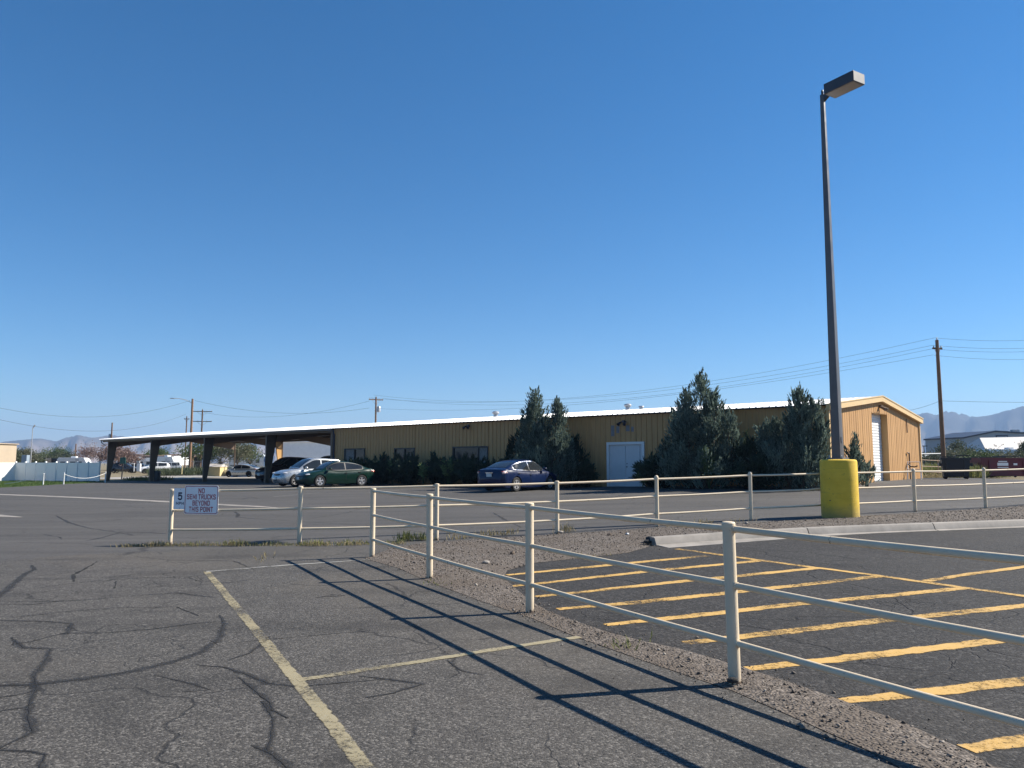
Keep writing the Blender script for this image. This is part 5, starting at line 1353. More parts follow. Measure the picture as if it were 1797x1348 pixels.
under('suv', 'suv_c', SUV, M['red_car'], -47.4, 4.4, 'dull red SUV deep in the carport shade left of the black one')
# ---------------------------------------------------------------- overhead lines
def upole(x, y, h, r, label, mat='wood', arms=(), light=None, transformer=False, lean=(0, 0), arm_rz=0.0, group='wooden utility poles', top_pin=True):
    z = g(x, y)
    t = thing('utility_pole', (x, y, z), label, 'utility pole', group)
    lx_, ly_ = lean
    MB().tube([(0, 0, -0.3), (lx_ * .5, ly_ * .5, h * .5), (lx_, ly_, h)], [r, r * .86, r * .7], 12).build('pole', M[mat], t, True)
    for (zz, half) in arms:
        c, s = math.cos(arm_rz), math.sin(arm_rz)
        a = MB().box((lx_, ly_ - 0.0, zz), (half * 2, .10, .13), arm_rz).build('crossarm', M[mat], t)
        for k in ((-.95, -.45, .45, .95) if half > .8 else (-.8, .8)):
            MB().lathe([(.02, zz + .06), (.05, zz + .10), (.055, zz + .16), (.03, zz + .20), (.01, zz + .21)], (lx_ + c * half * k, ly_ + s * half * k, 0), 8).build('insulator', M['porcelain'], a)
        for sg in (-1, 1): MB().tube([(lx_, ly_, zz - .75), (lx_ + c * sg * half * .55, ly_ + s * sg * half * .55, zz - .06)], .022, 5).build('brace', M['steel'], a)
    if top_pin: MB().lathe([(.02, h), (.045, h + .06), (.05, h + .14), (.02, h + .18)], (lx_, ly_, 0), 8).build('insulator', M['porcelain'], t)
    if transformer:
        zz = transformer; MB().lathe([(.2, zz), (.24, zz + .04), (.24, zz + .72), (.2, zz + .78), (.05, zz + .82)], (lx_ + .42 * math.cos(arm_rz), ly_ + .42 * math.sin(arm_rz), 0), 14).build('transformer', M['steel'], t, True)
    if light:
        zz, dx, dy = light
        MB().tube([(0, 0, zz), (dx * .35, dy * .35, zz + .42), (dx * .7, dy * .7, zz + .62), (dx, dy, zz + .66)], .045, 8).build('lamp_arm', M['alum'], t, True)
        MB().box((dx * 1.12, dy * 1.12, zz + .64), (.55, .26, .12), math.atan2(dy, dx)).build('lamp_head', M['alum'], t)
    return t, Vector((x + lx_, y + ly_, z))
def wire(a, b, sag, label, r=0.009, n=18, group='overhead wires'):
    a, b = Vector(a), Vector(b); pts = []
    for i in range(n + 1):
        t = i / n; p = a.lerp(b, t); p.z -= sag * 4 * t * (1 - t); pts.append(p)
    root = MB().tube(pts, r, 5).build('overhead_wire', M['wire'], None)
    return tag(root, label, 'wire', group)
A = [(32.39, 58.00, 11.02)][0]; AX, AY = 31.0, 58.0
_, pa = upole(A[0], AY, A[2] - g(AX, AY) - .12, .17, 'tall brown wooden utility pole rising behind the black waste bin', 'wood', ((9.75, .42),), arm_rz=.25)
B = [(-18.44, 104.00, 10.44)][0]
_, pb = upole(B[0], B[1], B[2] - g(B[0], B[1]), .16, 'wooden utility pole with crossarm standing behind the middle of the roof', 'wood', ((B[2] - g(B[0], B[1]) - .35, 1.0),), arm_rz=.55, transformer=B[2] - 2.1)
offr = [(39.04, 50.00, 10.06), (38.99, 50.00, 9.50), (38.98, 50.00, 9.27), (38.93, 50.00, 8.66)]
lefts = [(32.22, 58.00, 11.07), (32.06, 58.00, 10.50), (32.00, 58.00, 10.23), (31.97, 58.00, 9.75)]; rights = [(-19.36, 104.00, 10.37), (-18.83, 104.00, 10.75), (-17.51, 104.00, 10.29), (-18.10, 104.00, 8.89)]
nm = ('topmost', 'second', 'third', 'lowest')
for i in range(4):
    wire(lefts[i], rights[i], (2.3, 2.3, 2.3, 1.6)[i], f'{nm[i]} wire strung above the roof between the two crossarm poles', .010, 30)
    wire(offr[i], lefts[i], .35, f'{nm[i]} wire leaving the tall pole behind the bin out of the picture', .009)
wire([(36.98, 75.00, 6.58)][0], [(32.38, 58.00, 6.25)][0], .25, 'single low wire from the gable roof edge to the pole behind the bin', .011)
wire([(32.38, 58.00, 6.25)][0], [(43.37, 55.00, 5.99)][0], .1, 'single low wire running on above the dumpster from the pole', .011)
# left group of poles
C_ = [(-44.15, 106.00, 10.38)][0]
upole(C_[0], C_[1], C_[2] - g(C_[0], C_[1]), .19, 'brown utility pole with curved street light arm seen behind the carport', 'wood2', light=(C_[2] - g(C_[0], C_[1]) - .62, -2.3, -.4), top_pin=False)
D_ = [(-54.40, 135.00, 10.87)][0]
upole(D_[0], D_[1], D_[2] - g(D_[0], D_[1]), .17, 'distant double-crossarm pole just right of the street light pole', 'wood', ((D_[2] - .35, 1.6), (D_[2] - 2.1, 1.6)), arm_rz=.2)
E_ = [(-63.45, 150.00, 10.56)][0]
upole(E_[0], E_[1], E_[2] - g(E_[0], E_[1]), .15, 'thin distant pole just left of the street light pole', 'wood', ((E_[2] - .5, .5),), arm_rz=.2)
F_ = [(-88.34, 170.00, 10.37)][0]
upole(F_[0], F_[1], F_[2] - g(F_[0], F_[1]), .2, 'distant pole with transformer above the carport roof end', 'wood', transformer=F_[2] - 3.3, arm_rz=math.pi)
G_ = [(-113.03, 200.00, 6.45)][0]
upole(G_[0], G_[1], G_[2], .2, 'small far pole above the dark yard behind the vinyl fence', 'wood', top_pin=False)
wire([(-63.08, 80.00, 10.14)][0], [(-44.54, 106.00, 10.14)][0], 3.0, 'upper sagging wire from the left into the street light pole', .015, 30)
wire([(-62.98, 80.00, 8.82)][0], [(-62.84, 148.00, 10.88)][0], 3.6, 'lower sagging wire from the left to the thin distant pole', .018, 30)
wire([(-43.83, 106.00, 10.14)][0], [(-19.34, 104.00, 8.97)][0], 1.2, 'sagging wire from the street light pole to the pole behind the roof', .014, 26)
wire([(-54.13, 135.00, 10.37)][0], [(-19.35, 104.00, 9.90)][0], 1.4, 'faint wire from the double-crossarm pole to the pole behind the roof', .014, 26)
# thin yard light, far left
Z_ = [(-80.94, 130.00, 7.44)][0]
t = thing('yard_light', (Z_[0], Z_[1], g(Z_[0], Z_[1])), 'thin grey yard light pole rising above the vinyl fence', 'lamp post')
MB().tube([(0, 0, -.2), (0, 0, Z_[2])], [.09, .06], 8).build('pole', M['steel'], t, True)
MB().tube([(0, 0, Z_[2]), (.35, 0, Z_[2] + .55)], [.07, .12], 8).build('lamp_head', M['steel'], t, True)

# ---------------------------------------------------------------- white vinyl fence, bollards, chain
vz = 1.60
def vfence(a, b, n, label, first=True):
    a, b = Vector(a), Vector(b); d = (b - a) / n; root = thing('vinyl_fence', (a.x, a.y, g(a.x, a.y)), label, 'fence')
    rz = math.atan2(d.y, d.x)
    for i in range(n + 1):
        if i == 0 and not first: continue
        p = a + d * i; z0 = g(p.x, p.y) - .1
        ps = MB().box((p.x, p.y, (z0 + vz + .05) / 2), (.15, .15, vz + .05 - z0), rz).build('post', M['vinyl'], root, world=True)
        MB().box((p.x, p.y, vz + .09), (.19, .19, .08), rz, (.5, .5)).build('cap', M['vinyl'], ps, world=True)
    for i in range(n):
        p = a + d * (i + .5); z0 = g(p.x, p.y)
        pn = MB().box((p.x, p.y, (z0 + vz) / 2), (d.length - .2, .035, vz - z0 - .24), rz).build('panel', M['vinyl'], root, world=True)
        for zz in (z0 + .10, vz - .07): MB().box((p.x, p.y, zz), (d.length - .16, .06, .14), rz).build('rail', M['vinyl'], pn, world=True)
VA, VB = (-54.0, 84.2), (-41.75, 78.3)
vfence(VB, VA, 8, 'shaded run of white vinyl panel fence ending at the carport')
vfence(VA, (-60.5, 70.5), 8, 'sunlit run of white vinyl panel fence at the picture edge', False)
bl = [(-39.14, 64.73), (-38.78, 67.06), (-37.89, 72.20)]
for p, lb in zip(bl, ('left white bollard of three on the lawn edge', 'middle white bollard of three on the lawn edge', 'white bollard at the corner of the carport')):
    t = thing('bollard', (p[0], p[1], g(*p)), lb, 'bollard', 'white bollards on the lawn edge')
    MB().lathe([(.05, -.1), (.05, .92), (.056, .93), (.056, .98), (.03, 1.0)], n=12).build('tube', M['white'], t, True)
def chain(a, b, sag, lb):
    a, b = Vector(a), Vector(b); m = MB(); pts = [a.lerp(b, i / 14) - Vector((0, 0, sag * 4 * (i / 14) * (1 - i / 14))) for i in range(15)]
    tag(m.tube(pts, .018, 5).build('barrier_chain', M['white'], None), lb, 'chain', 'chains between the bollards')
tp = [(p[0], p[1], g(*p) + .88) for p in bl]
chain(tp[1], tp[2], .42, 'white chain drooping between the middle bollard and the carport corner')
q = (tp[0][0] - 5.2, tp[0][1] + 3.0, g(tp[0][0] - 5.2, tp[0][1] + 3.0) + .1)
chain(q, tp[0], .12, 'white chain dropping from the left bollard to the lawn')

# ---------------------------------------------------------------- trees and scrub further off
def broadleaf(x, y, h, rx, n, seed, mat, label, group, leaf=.16, base=.25, name='tree'):
    rng = np.random.default_rng(seed); z0 = g(x, y)
    t = thing(name, (x, y, z0), label, 'tree' if 'tree' in name else 'shrub', group); m = MB(); P = []; tint = []
    m.tube([(0, 0, -.1), (0, 0, h * .3), (rng.normal(0, .1), rng.normal(0, .1), h * .6)], [h * .03, h * .022, h * .01], 7)
    nc = 26
    for k in range(nc):
        ph = rng.uniform(0, 6.28); e = rng.uniform(-.25, 1.5); rr = rng.uniform(.5, .95)
        c = np.array([rx * rr * math.cos(ph) * math.cos(e), rx * rr * math.sin(ph) * math.cos(e), h * (base + (1 - base) * (.45 + .47 * rr * math.sin(e)))])
        if k < 9: m.tube([(0, 0, h * .25), tuple(c * np.array([.5, .5, .75])), tuple(c)], [h * .014, h * .008, h * .003], 5)
        s = rng.uniform(.18, .34) * rx; kk = n // nc
        P.append(c + rng.normal(0, 1, (kk, 3)) * s * np.array([.75, .75, .6])); tint.append(np.full(kk, rng.uniform(.1, 1)))
    m.build('trunk', M['bark'], t, True)
    P = np.vstack(P); P[:, 2] = np.maximum(P[:, 2], .08); D = rng.normal(0, 1, P.shape); D[:, 2] += .3; D /= np.linalg.norm(D, axis=1, keepdims=True)
    V, T = sprays(rng, P, D, rng.uniform(.7, 1.3, len(P)) * leaf * 2.2, 3, leaf * .42, .5, .6)
    mk_tris('crown', V, T, M[mat], t, np.repeat(np.concatenate(tint), 9)); return t
TG = 'trees in the yards behind the carport'
for i, (px, Y, h, rx, mat, lb) in enumerate((
    (352, 128, 5.0, 3.4, 'leaf', 'round dark green tree beside the street light pole'),
    (392, 130, 4.9, 3.3, 'olive', 'left half of the olive tree pair seen through the carport'), (421, 128, 4.8, 3.3, 'olive', 'right half of the olive tree pair seen through the carport'), (443, 140, 4.8, 2.6, 'leaf', 'green tree at the edge of the white shed'),
    (208, 125, 4.3, 3.2, 'pinkish', 'pinkish bare tree just behind the carport end column'), (228, 135, 3.6, 2.4, 'pinkish', 'small pinkish bare tree right of the end column'),
    (104, 210, 5.6, 4.2, 'leaf', 'dark green tree above the middle of the vinyl fence'), (88, 215, 4.2, 3.6, 'olive', 'olive bush left of the dark green tree above the vinyl fence'), (120, 208, 4.4, 3.0, 'scrub', 'low green tree right of the dark tree above the vinyl fence'),
    (50, 140, 3.9, 2.2, 'olive', 'olive tree beside the beige building'), (32, 136, 3.4, 1.8, 'scrub', 'green shrub tree at the corner of the beige building'), (64, 150, 3.3, 2.4, 'scrub', 'low bushy tree right of the grey cabinet'),
    (160, 190, 5.2, 4.2, 'pinkish', 'pale bare tree above the right end of the vinyl fence'), (282, 170, 4.6, 2.6, 'leaf', 'small far tree between the second and third carport columns'), (20, 138, 3.0, 1.6, 'pinkish', 'pinkish shrub tree before the beige building'))):
    X = (px - 898.5) / 1350 * Y * 1.004
    broadleaf(X, Y, h, rx, 1500, 200 + i, mat, lb, TG, .17)
TG2 = 'trees and brush beyond the bins'
for i, (px, Y, h, rx, mat, lb) in enumerate((
    (1648, 100, 3.4, 2.0, 'scrub', 'dark scraggly shrub tree left of the tall pole'), (1676, 105, 4.3, 1.9, 'scrub', 'dark pointed tree right of the tall pole'), (1663, 98, 3.0, 2.0, 'olive', 'olive bush behind the tall pole'), (1700, 92, 2.7, 2.6, 'scrub', 'broad green bush behind the black bin'),
    (1716, 84, 2.3, 2.2, 'leaf', 'bright green bush between bin and dumpster'), (1740, 95, 2.6, 2.8, 'scrub', 'dark bush above the left end of the dumpster'), (1763, 86, 2.1, 2.3, 'olive', 'olive bush above the middle of the dumpster'), (1785, 92, 2.3, 2.6, 'scrub', 'dark bush above the right end of the dumpster'), (1792, 108, 4.6, 1.2, 'scrub', 'slim dark tree at the picture edge by the campers'),
    (1632, 120, 3.0, 2.2, 'scrub', 'far bush just right of the gable'), (1690, 118, 3.2, 2.4, 'olive', 'far olive bush under the blue grey warehouse'), (1820, 84, 2.2, 2.6, 'scrub', 'bush past the picture edge'))):
    X = (px - 898.5) / 1350 * Y * 1.004
    broadleaf(X, Y, h, rx, 1200, 300 + i, mat, lb, TG2, .13, .1, 'bush' if h < 2.8 else 'tree')
blades('weeds', [(-46, 98), (-33, 101), (-27, 108), (-44, 114), (-50, 106)], 5200, .4, 1.0, 21, M['scrub'], 'green brown weed patch behind the second and third carport columns', 0, .03)
blades('dry_grass', [(-36, 102), (-25, 104), (-22, 118), (-40, 118)], 4200, .4, .95, 22, M['straw'], 'dry grass around the street light pole', 0, .03)
blades('dry_grass', [(27, 58), (38, 63), (50, 68), (70, 84), (36, 84)], 9000, .35, .8, 23, M['straw'], 'dry tall grass behind the bins', 0, .022)
blades('weeds', [(28.6, 53.5), (33, 54.5), (37, 58.5), (41, 63), (33, 63)], 4200, .4, .95, 24, M['grassy'], 'green weeds around the black bin', 0, .022)
blades('dry_grass', [(23.6, 46.2), (27.5, 49.3), (29, 52), (25, 50)], 420, .1, .35, 25, M['straw'], 'dry tufts at the rear corner of the gable wall', 0, .014)
blades('weeds', [(-41.5, 82.3), (-36, 77.5), (-35, 80.5), (-40, 84)], 1200, .1, .4, 26, M['grassy'], 'weeds at the foot of the carport end column', 0, .02)

# ---------------------------------------------------------------- yard things seen through the carport
t = thing('green_sign', [(-44.34, 88.00, -0.01)][0], 'green rectangular sign on a dark post behind the carport end', 'sign')
MB().tube([(0, 0, -.3), (.12, 0, 2.3)], .07, 8).build('post', M['dkframe'], t, True); MB().box((.1, -.09, 1.85), (.62, .05, .72)).build('panel', M['signg'], t)
t = thing('utility_pedestal', [(-54.00, 112.00, 0.45)][0], 'white utility pedestal with cap standing on the pale yard', 'pedestal')
bevel(MB().box((0, 0, .45), (.5, .4, 1.1)).build('body', M['white'], t), .04); MB().box((-.1, 0, 1.25), (.36, .3, .32)).build('meter', M['steel'], t)
t = thing('marker_post', [(-52.75, 108.00, 0.49)][0], 'thin white marker post left of the pedestal', 'post'); MB().lathe([(.05, -.1), (.05, 1.0), (.02, 1.03)], n=10).build('tube', M['white'], t)
t = thing('marker_post', [(-41.79, 98.00, 0.24)][0], 'yellow marker post in the weeds before the street light pole', 'post'); MB().lathe([(.055, -.1), (.055, 1.1), (.02, 1.13)], n=10).build('tube', M['box'], t)
t = thing('storage_box', [(-35.09, 92.00, 0.05)][0], 'pale yellow gabled well box in the weeds behind the carport', 'box', rz=-.3)
bevel(MB().box((0, 0, .5), (1.9, 1.3, 1.1)).build('body', M['box'], t), .02); MB().prism([(-1.02, -.72, 1.06), (-1.02, .72, 1.06), (-1.02, 0, 1.38)], (0, 0, 0), (2.04, 0, 0)).build('lid', M['tarp'], t)
x, y = bw(-64.0, 0.75)
t = thing('waste_barrel', (x, y, g(x, y)), 'dark barrel at the foot of the second carport column', 'barrel'); MB().lathe([(.3, 0), (.32, .3), (.3, .6), (.32, .9), (.28, 1.0), (.05, 1.02)], n=16).build('drum', M['black'], t, True)
# chain-link fence behind the yard: posts, rails and wire mesh lines
def chainlink(a, b, n, h, label):
    a, b = Vector(a), Vector(b); d = (b - a) / n; root = thing('chain_link_fence', (a.x, a.y, g(a.x, a.y)), label, 'fence')
    for i in range(n + 1):
        p = a + d * i; z0 = g(p.x, p.y); MB().tube([(p.x, p.y, z0 - .1), (p.x, p.y, z0 + h + .05)], .035, 6).build('post', M['steel'], root, world=True)
    m = MB(); za, zb_ = g(a.x, a.y), g(b.x, b.y)
    m.tube([(a.x, a.y, za + h), (b.x, b.y, zb_ + h)], .025, 5); m.build('top_rail', M['steel'], root, world=True)
    m = MB(); L_ = (b - a).length; k = int(L_ / .28); dn = (b - a).normalized()
    for i in range(k):
        for s in (-1, 1):
            p = a + dn * (i * .28); q_ = p + dn * (s * h * .8)
            if not (0 <= (q_ - a).dot(dn) <= L_): continue
            m.tube([(p.x, p.y, za + .03), (q_.x, q_.y, za + h)], .006, 3, False)
    tag(m.build('wire_mesh', M['steel'], root, world=True), kind='stuff')
chainlink((-58, 122), (-33, 118), 9, 1.8, 'grey chain link fence before the parked campers, seen through the carport')
chainlink((-33, 118), (-18, 112), 6, 1.8, 'grey chain link fence running on towards the white shed')

def shed(name, x, y, rz, lx, ly, h, rise, wall, roofm, label, ridge_x=True, doors=(), trim=None):
    z = g(x, y); t = thing(name, (x, y, z), label, 'building', rz=rz)
    if ridge_x:
        pf = [(0, -ly / 2, -.2), (0, ly / 2, -.2), (0, ly / 2, h), (0, 0, h + rise), (0, -ly / 2, h)]
        MB().prism([(-lx / 2, b, c) for a, b, c in pf], (0, 0, 0), (lx, 0, 0)).build('wall', wall, t)
        for s in (-1, 1):
            o = ly / 2 + .25; zz = h - .25 * rise / (ly / 2)
            MB().prism([(-lx / 2 - .2, s * o, zz + .02), (-lx / 2 - .2, 0, h + rise + .02), (-lx / 2 - .2, 0, h + rise + .14), (-lx / 2 - .2, s * o, zz + .14)], (0, 0, 0), (lx + .4, 0, 0)).build('roof', roofm, t)
    else:
        pf = [(-lx / 2, 0, -.2), (lx / 2, 0, -.2), (lx / 2, 0, h), (0, 0, h + rise), (-lx / 2, 0, h)]
        MB().prism([(a, -ly / 2, c) for a, b, c in pf], (0, 0, 0), (0, ly, 0)).build('wall', wall, t)
        for s in (-1, 1):
            o = lx / 2 + .25; zz = h - .25 * rise / (lx / 2)
            MB().prism([(s * o, -ly / 2 - .2, zz + .02), (0, -ly / 2 - .2, h + rise + .02), (0, -ly / 2 - .2, h + rise + .3), (s * o, -ly / 2 - .2, zz + .3)], (0, 0, 0), (0, ly + .4, 0)).build('roof', roofm, t)
    for (dx, dw, z0, z1, mt) in doors:
        fr = MB().box((dx, -ly / 2 - .02, (z0 + z1) / 2), (dw + .24, .06, z1 - z0 + .24)).build('window' if z0 > .5 else 'door', trim or M['white'], t)
        MB().box((dx, -ly / 2 - .055, (z0 + z1) / 2), (dw, .03, z1 - z0)).build('pane', mt, fr)
    return t
shed('metal_shed', -22.0, 101, .25, 15.5, 10, 4.1, .7, M['white'], M['roofw'], 'big white metal shed in shade beyond the carport')
shed('stucco_building', -85.9, 117, -.3, 14.0, 12, 4.55, .05, M['beige'], M['beige'], 'beige stucco building with flat parapet behind the vinyl fence', doors=((4.8, 2.2, 1.2, 2.7, M['dkframe']), (1.0, 1.4, 1.4, 2.6, M['glass'])))
sb = thing('equipment_cabinet', [(-57.90, 92.00, 1.60)][0], 'grey blue equipment cabinet poking above the vinyl fence', 'cabinet'); bevel(MB().box((0, 0, -.2), (.62, .6, 2.2)).build('body', M['bluegrey'], sb), .02)
# long low open shed roof with dark bays behind the fence
t = thing('pole_barn', (-78, 168, 0), 'long low brown roofed open barn behind the vinyl fence', 'building', rz=-.06)
MB().prism([(-10, -4, 2.75), (-10, 4, 3.3), (-10, 4, 3.5), (-10, -4, 2.95)], (0, 0, 0), (21, 0, 0)).build('roof', M['shade_brown'], t); MB().box((0.5, 3.8, 1.5), (21, .2, 3.2)).build('rear_wall', M['dkframe'], t)
for k in range(6): MB().box((-9.6 + k * 4.05, -3.8, 1.3), (.25, .25, 2.9)).build('post', M['wood'], t)

# campers and parked vehicles in the yards
def camper(x, y, rz, L, H, label, group, stripe='navy', nose=0.5):
    z = g(x, y); t = thing('camper_trailer', (x, y, z), label, 'camper', group, rz)
    w = 1.2; pf = [(-L / 2, .55), (L / 2 - nose, .55), (L / 2, 1.1), (L / 2 - nose * .2, H - .9), (L / 2 - nose * 1.2, H), (-L / 2 + .25, H), (-L / 2, H - .35)]
    o = MB().prism([(a, -w, b) for a, b in pf], (0, 0, 0), (0, 2 * w, 0)).build('body', M['white_car'], t); bevel(o, .08, 2)
    MB().box((-.1 * L, -w - .012, 1.05), (L * .72, .02, .16)).build('stripe', M[stripe], o)
    for k, (dx, ww) in enumerate(((-L * .3, .9), (0.05 * L, 1.1), (L * .27, .7))):
        MB().box((dx, -w - .012, H * .58), (ww, .03, .62)).build('window', M['glass'], o)
    MB().box((L * .17, -w - .012, 1.5), (.62, .03, 1.75)).build('door', M['alum'], o)
    MB().box((-.1, 0, H + .14), (.9, .8, .26)).build('roof_unit', M['white'], t)
    for dx in (-.55, .3):
        for s in (-1, 1): MB().lathe([(.34, -.1), (.34, .1), (.2, .12)], (dx, s * (w - .12), .34), 16, 'y').build('wheel', M['rubber'], t, True)
    MB().tube([(L / 2 - .3, 0, .5), (L / 2 + 1.0, 0, .5)], .06, 6).build('hitch', M['black'], t)
    return t
CGp = 'campers parked in the yards'
for (px, Y, rz, L, H, lb, st) in (
    (1765, 118, .15, 9.5, 3.5, 'long white camper with dark swirl stripes before the beige canopy', 'navy'), (1793, 112, .5, 7.5, 3.2, 'white camper at the picture edge above the dumpster', 'dkframe'), (1716, 125, -.2, 6.5, 2.9, 'small white camper under the left end of the beige canopy', 'bluegrey'),
    (441, 150, .1, 7.0, 3.2, 'white camper by the green tree next to the white shed', 'dkframe'), (300, 150, -.5, 6.5, 2.75, 'white camper with rounded nose between the second and third columns', 'dkframe'), (316, 158, -.5, 5.5, 2.7, 'second white camper left of the street light pole', 'navy'),
    (138, 150, .1, 5.5, 2.55, 'white camper roof showing above the right half of the vinyl fence', 'dkframe'), (250, 160, .3, 7.0, 2.6, 'dark windowed camper behind the pedestal', 'black')):
    camper((px - 898.5) / 1350 * Y * 1.004, Y, rz, L, H, lb, CGp, st)
CY = 'vehicles in the yards behind the carport'
for i, (nm_, key, sp_, pm, px, Y, rz, lb) in enumerate((
    ('sedan', 'sedan_d', SEDAN, 'silver_paint', 431, 92, 2.9, 'silver sedan beyond the carport left of the white shed'), ('suv', 'suv_d', SUV, 'white_car', 277, 116, -2.6, 'white van-like car beside the second carport column'),
    ('suv', 'suv_e', SUV, 'dark_car', 225, 124, .2, 'dark SUV parked behind the pinkish tree'), ('suv', 'suv_f', SUV, 'silver_paint', 300, 124, -2.5, 'silver car behind the weeds right of the white one'), ('sedan', 'sedan_e', SEDAN, 'dark_car', 252, 128, .1, 'dark sedan parked behind the white pedestal'))):
    X = (px - 898.5) / 1350 * Y * 1.004; car(nm_, key, sp_, M[pm], (X, Y, g(X, Y)), rz, lb, CY, full=False, lamps='red')
for i, (px, Y, L) in enumerate(((72, 156, 7), (92, 160, 7.5), (116, 158, 6))):
    X = (px - 898.5) / 1350 * Y * 1.004
    t = thing('flatbed_trailer', (X, Y, g(X, Y)), ('dark loaded trailer above the left part of the vinyl fence', 'dark loaded trailer above the middle of the vinyl fence', 'dark loaded trailer beside the camper roof above the vinyl fence')[i], 'trailer', 'trailers behind the vinyl fence')
    MB().box((0, 0, .9), (L, 2.4, .25)).build('deck', M['wood'], t); MB().box((-.3, 0, 1.75), (L * .8, 2.2, 1.45), 0, (.94, .9)).build('load', M['dkframe'], t)
    for dx in (-1, 0):
        for s in (-1, 1): MB().lathe([(.4, -.12), (.4, .12), (.2, .13)], (dx, s * 1.0, .4), 14, 'y').build('wheel', M['rubber'], t, True)

# ---------------------------------------------------------------- right side: bins, rack, far sheds
def skip(name, x, y, rz, w, d, h, taper, mat, label, lid, stickers):
    t = thing(name, (x, y, g(x, y)), label, 'dumpster', rz=rz)
    v = []
    for z, k in ((.12, taper), (h, 1.0)):
        for sx, sy in ((-1, -1), (1, -1), (1, 1), (-1, 1)): v.append((sx * w / 2 * k, sy * d / 2 * (k * .5 + .5), z))
    o = MB().add(v, [(3, 2, 1, 0), (4, 5, 6, 7), (0, 1, 5, 4), (1, 2, 6, 5), (2, 3, 7, 6), (3, 0, 4, 7)]).build('body', mat, t); bevel(o, .025, 2)
    MB().box((0, -d / 2 + .0, h - .06), (w + .1, .10, .12)).build('rim', mat, t)
    for s in (-1, 1):
        MB().box((s * w / 4, 0.02, h + .05 + (.06 if s > 0 else 0)), (w / 2 - .03, d + .06, .05)).build('lid', lid, t)
        MB().box((s * w * .36 * taper, -d / 2 - .03, h * .52), (.09, .08, h * .7)).build('rib', mat, t)
        MB().box((s * (w / 2 + .05), 0, h * .68), (.12, .9, .16)).build('lift_pocket', mat, t)
        for q in (-1, 1): MB().lathe([(.09, -.03), (.09, .03)], (s * w * .42 * taper, q * d * .38, .09), 12, 'y').build('wheel', M['rubber'], t)
    for (dx, dz_, ww, hh) in stickers: MB().box((dx, -d / 2 - .012, dz_), (ww, .02, hh)).build('sticker', M['signw'], o)
p = [(23.78, 41.70)][0]
skip('waste_bin', p[0] + .5, p[1] + .7, -.42, 1.38, .95, 1.15, .86, M['black'], 'black tapered waste bin at the foot of the tall pole', M['black'], ())
p = [(35.92, 56.04)][0]
skip('dumpster', p[0], p[1] + .9, -.08, 3.5, 1.7, 1.45, .93, M['maroon'], 'wide maroon dumpster with white stickers at the picture edge', M['dkframe'], ((-.25, .98, .75, .22), (-.25, 1.18, .6, .07), (.62, .98, .26, .14), (-.25, .75, .75, .06)))
p = (21.25, 40.95)
t = thing('pipe_rack', (p[0], p[1], g(*p)), 'white pipe rack leaning beside the rear corner of the gable', 'rack', rz=-.6)
for s in (-1, 1):
    MB().tube([(s * .52, 0, 0), (s * .50, .1, .7), (s * .47, .18, 1.35)], .035, 8).build('upright', M['white'], t, True); MB().tube([(s * .52, .55, 0), (s * .47, .2, 1.3)], .03, 8).build('leg', M['white'], t, True)
for z in (1.35, .78): MB().tube([(-.5, .17 * z / 1.35, z), (.5, .17 * z / 1.35, z)], .033, 8).build('crossbar', M['white'], t, True)
t.scale = (.62, .62, .68)
MB().tube([(-.42, .1, 1.2), (-.2, .1, 1.0), (.1, .1, .97), (.3, .1, 1.05)], .05, 7).build('hose', M['black'], t, True)
# low rusty pipe fence behind the bins
M['rust'] = plain('rusty_pipe', (0.30, 0.20, 0.13), 0.7)
pts = [(24.6, 47.5), (28.2, 51.2), (33.2, 57.8), (37.2, 61.8), (45, 66)]
root = thing('ranch_fence', (pts[0][0], pts[0][1], g(*pts[0])), 'low rusty pipe fence in the weeds behind the bins', 'fence')
for a, b in zip(pts[:-1], pts[1:]):
    MB().tube([(a[0], a[1], g(*a) - .1), (a[0], a[1], g(*a) + 1.2)], .04, 8).build('post', M['rust'], root, world=True)
    for z in (1.12, .72, .35): MB().tube([(a[0], a[1], g(*a) + z), (b[0], b[1], g(*b) + z)], .025, 6).build('rail', M['rust'], root, world=True)
# white pipe barrier further back
a, b = [(42.23, 80.00, 2.51), (45.59, 82.00, 2.56)]
root = thing('pipe_barrier', (a[0], a[1], g(a[0], a[1])), 'white pipe barrier in the scrub right of the gable', 'barrier')
MB().tube([a, b], .05, 8).build('rail', M['white'], root, world=True)
for q_ in (a, b): MB().tube([(q_[0], q_[1], g(q_[0], q_[1]) - .1), q_], .045, 8).build('post', M['white'], root, world=True)
# warehouse and canopy
x = (1742 - 898.5) / 1350 * 175; wh = thing('warehouse', (x + 1.0, 182, 0), 'big blue grey warehouse with navy roof edge under the mountains', 'building', rz=.10)
pf = [(-8.2, -.2), (16, -.2), (16, 7.7), (-.6, 8.55), (-8.2, 7.1)]
MB().prism([(a, -6, b) for a, b in pf], (0, 0, 0), (0, 14, 0)).build('wall', M['bluegrey'], wh)
for (x0, z0), (x1, z1) in (((-8.5, 7.05), (-.6, 8.56)), ((-.6, 8.56), (16.3, 7.7))):
    MB().prism([(x0, -6.3, z0), (x1, -6.3, z1), (x1, -6.3, z1 + .34), (x0, -6.3, z0 + .34)], (0, 0, 0), (0, 14.6, 0)).build('roof', M['navyroof'], wh)
fr = MB().box((1.0, -6.05, 7.0), (2.9, .1, 1.7)).build('window', M['navyroof'], wh); MB().box((1.0, -6.12, 6.95), (2.5, .06, 1.3)).build('pane', M['bluegrey'], fr)
MB().box((11.4, -6.1, 4), (5.5, .2, 7.0)).build('annex_panel', M['beige'], wh)
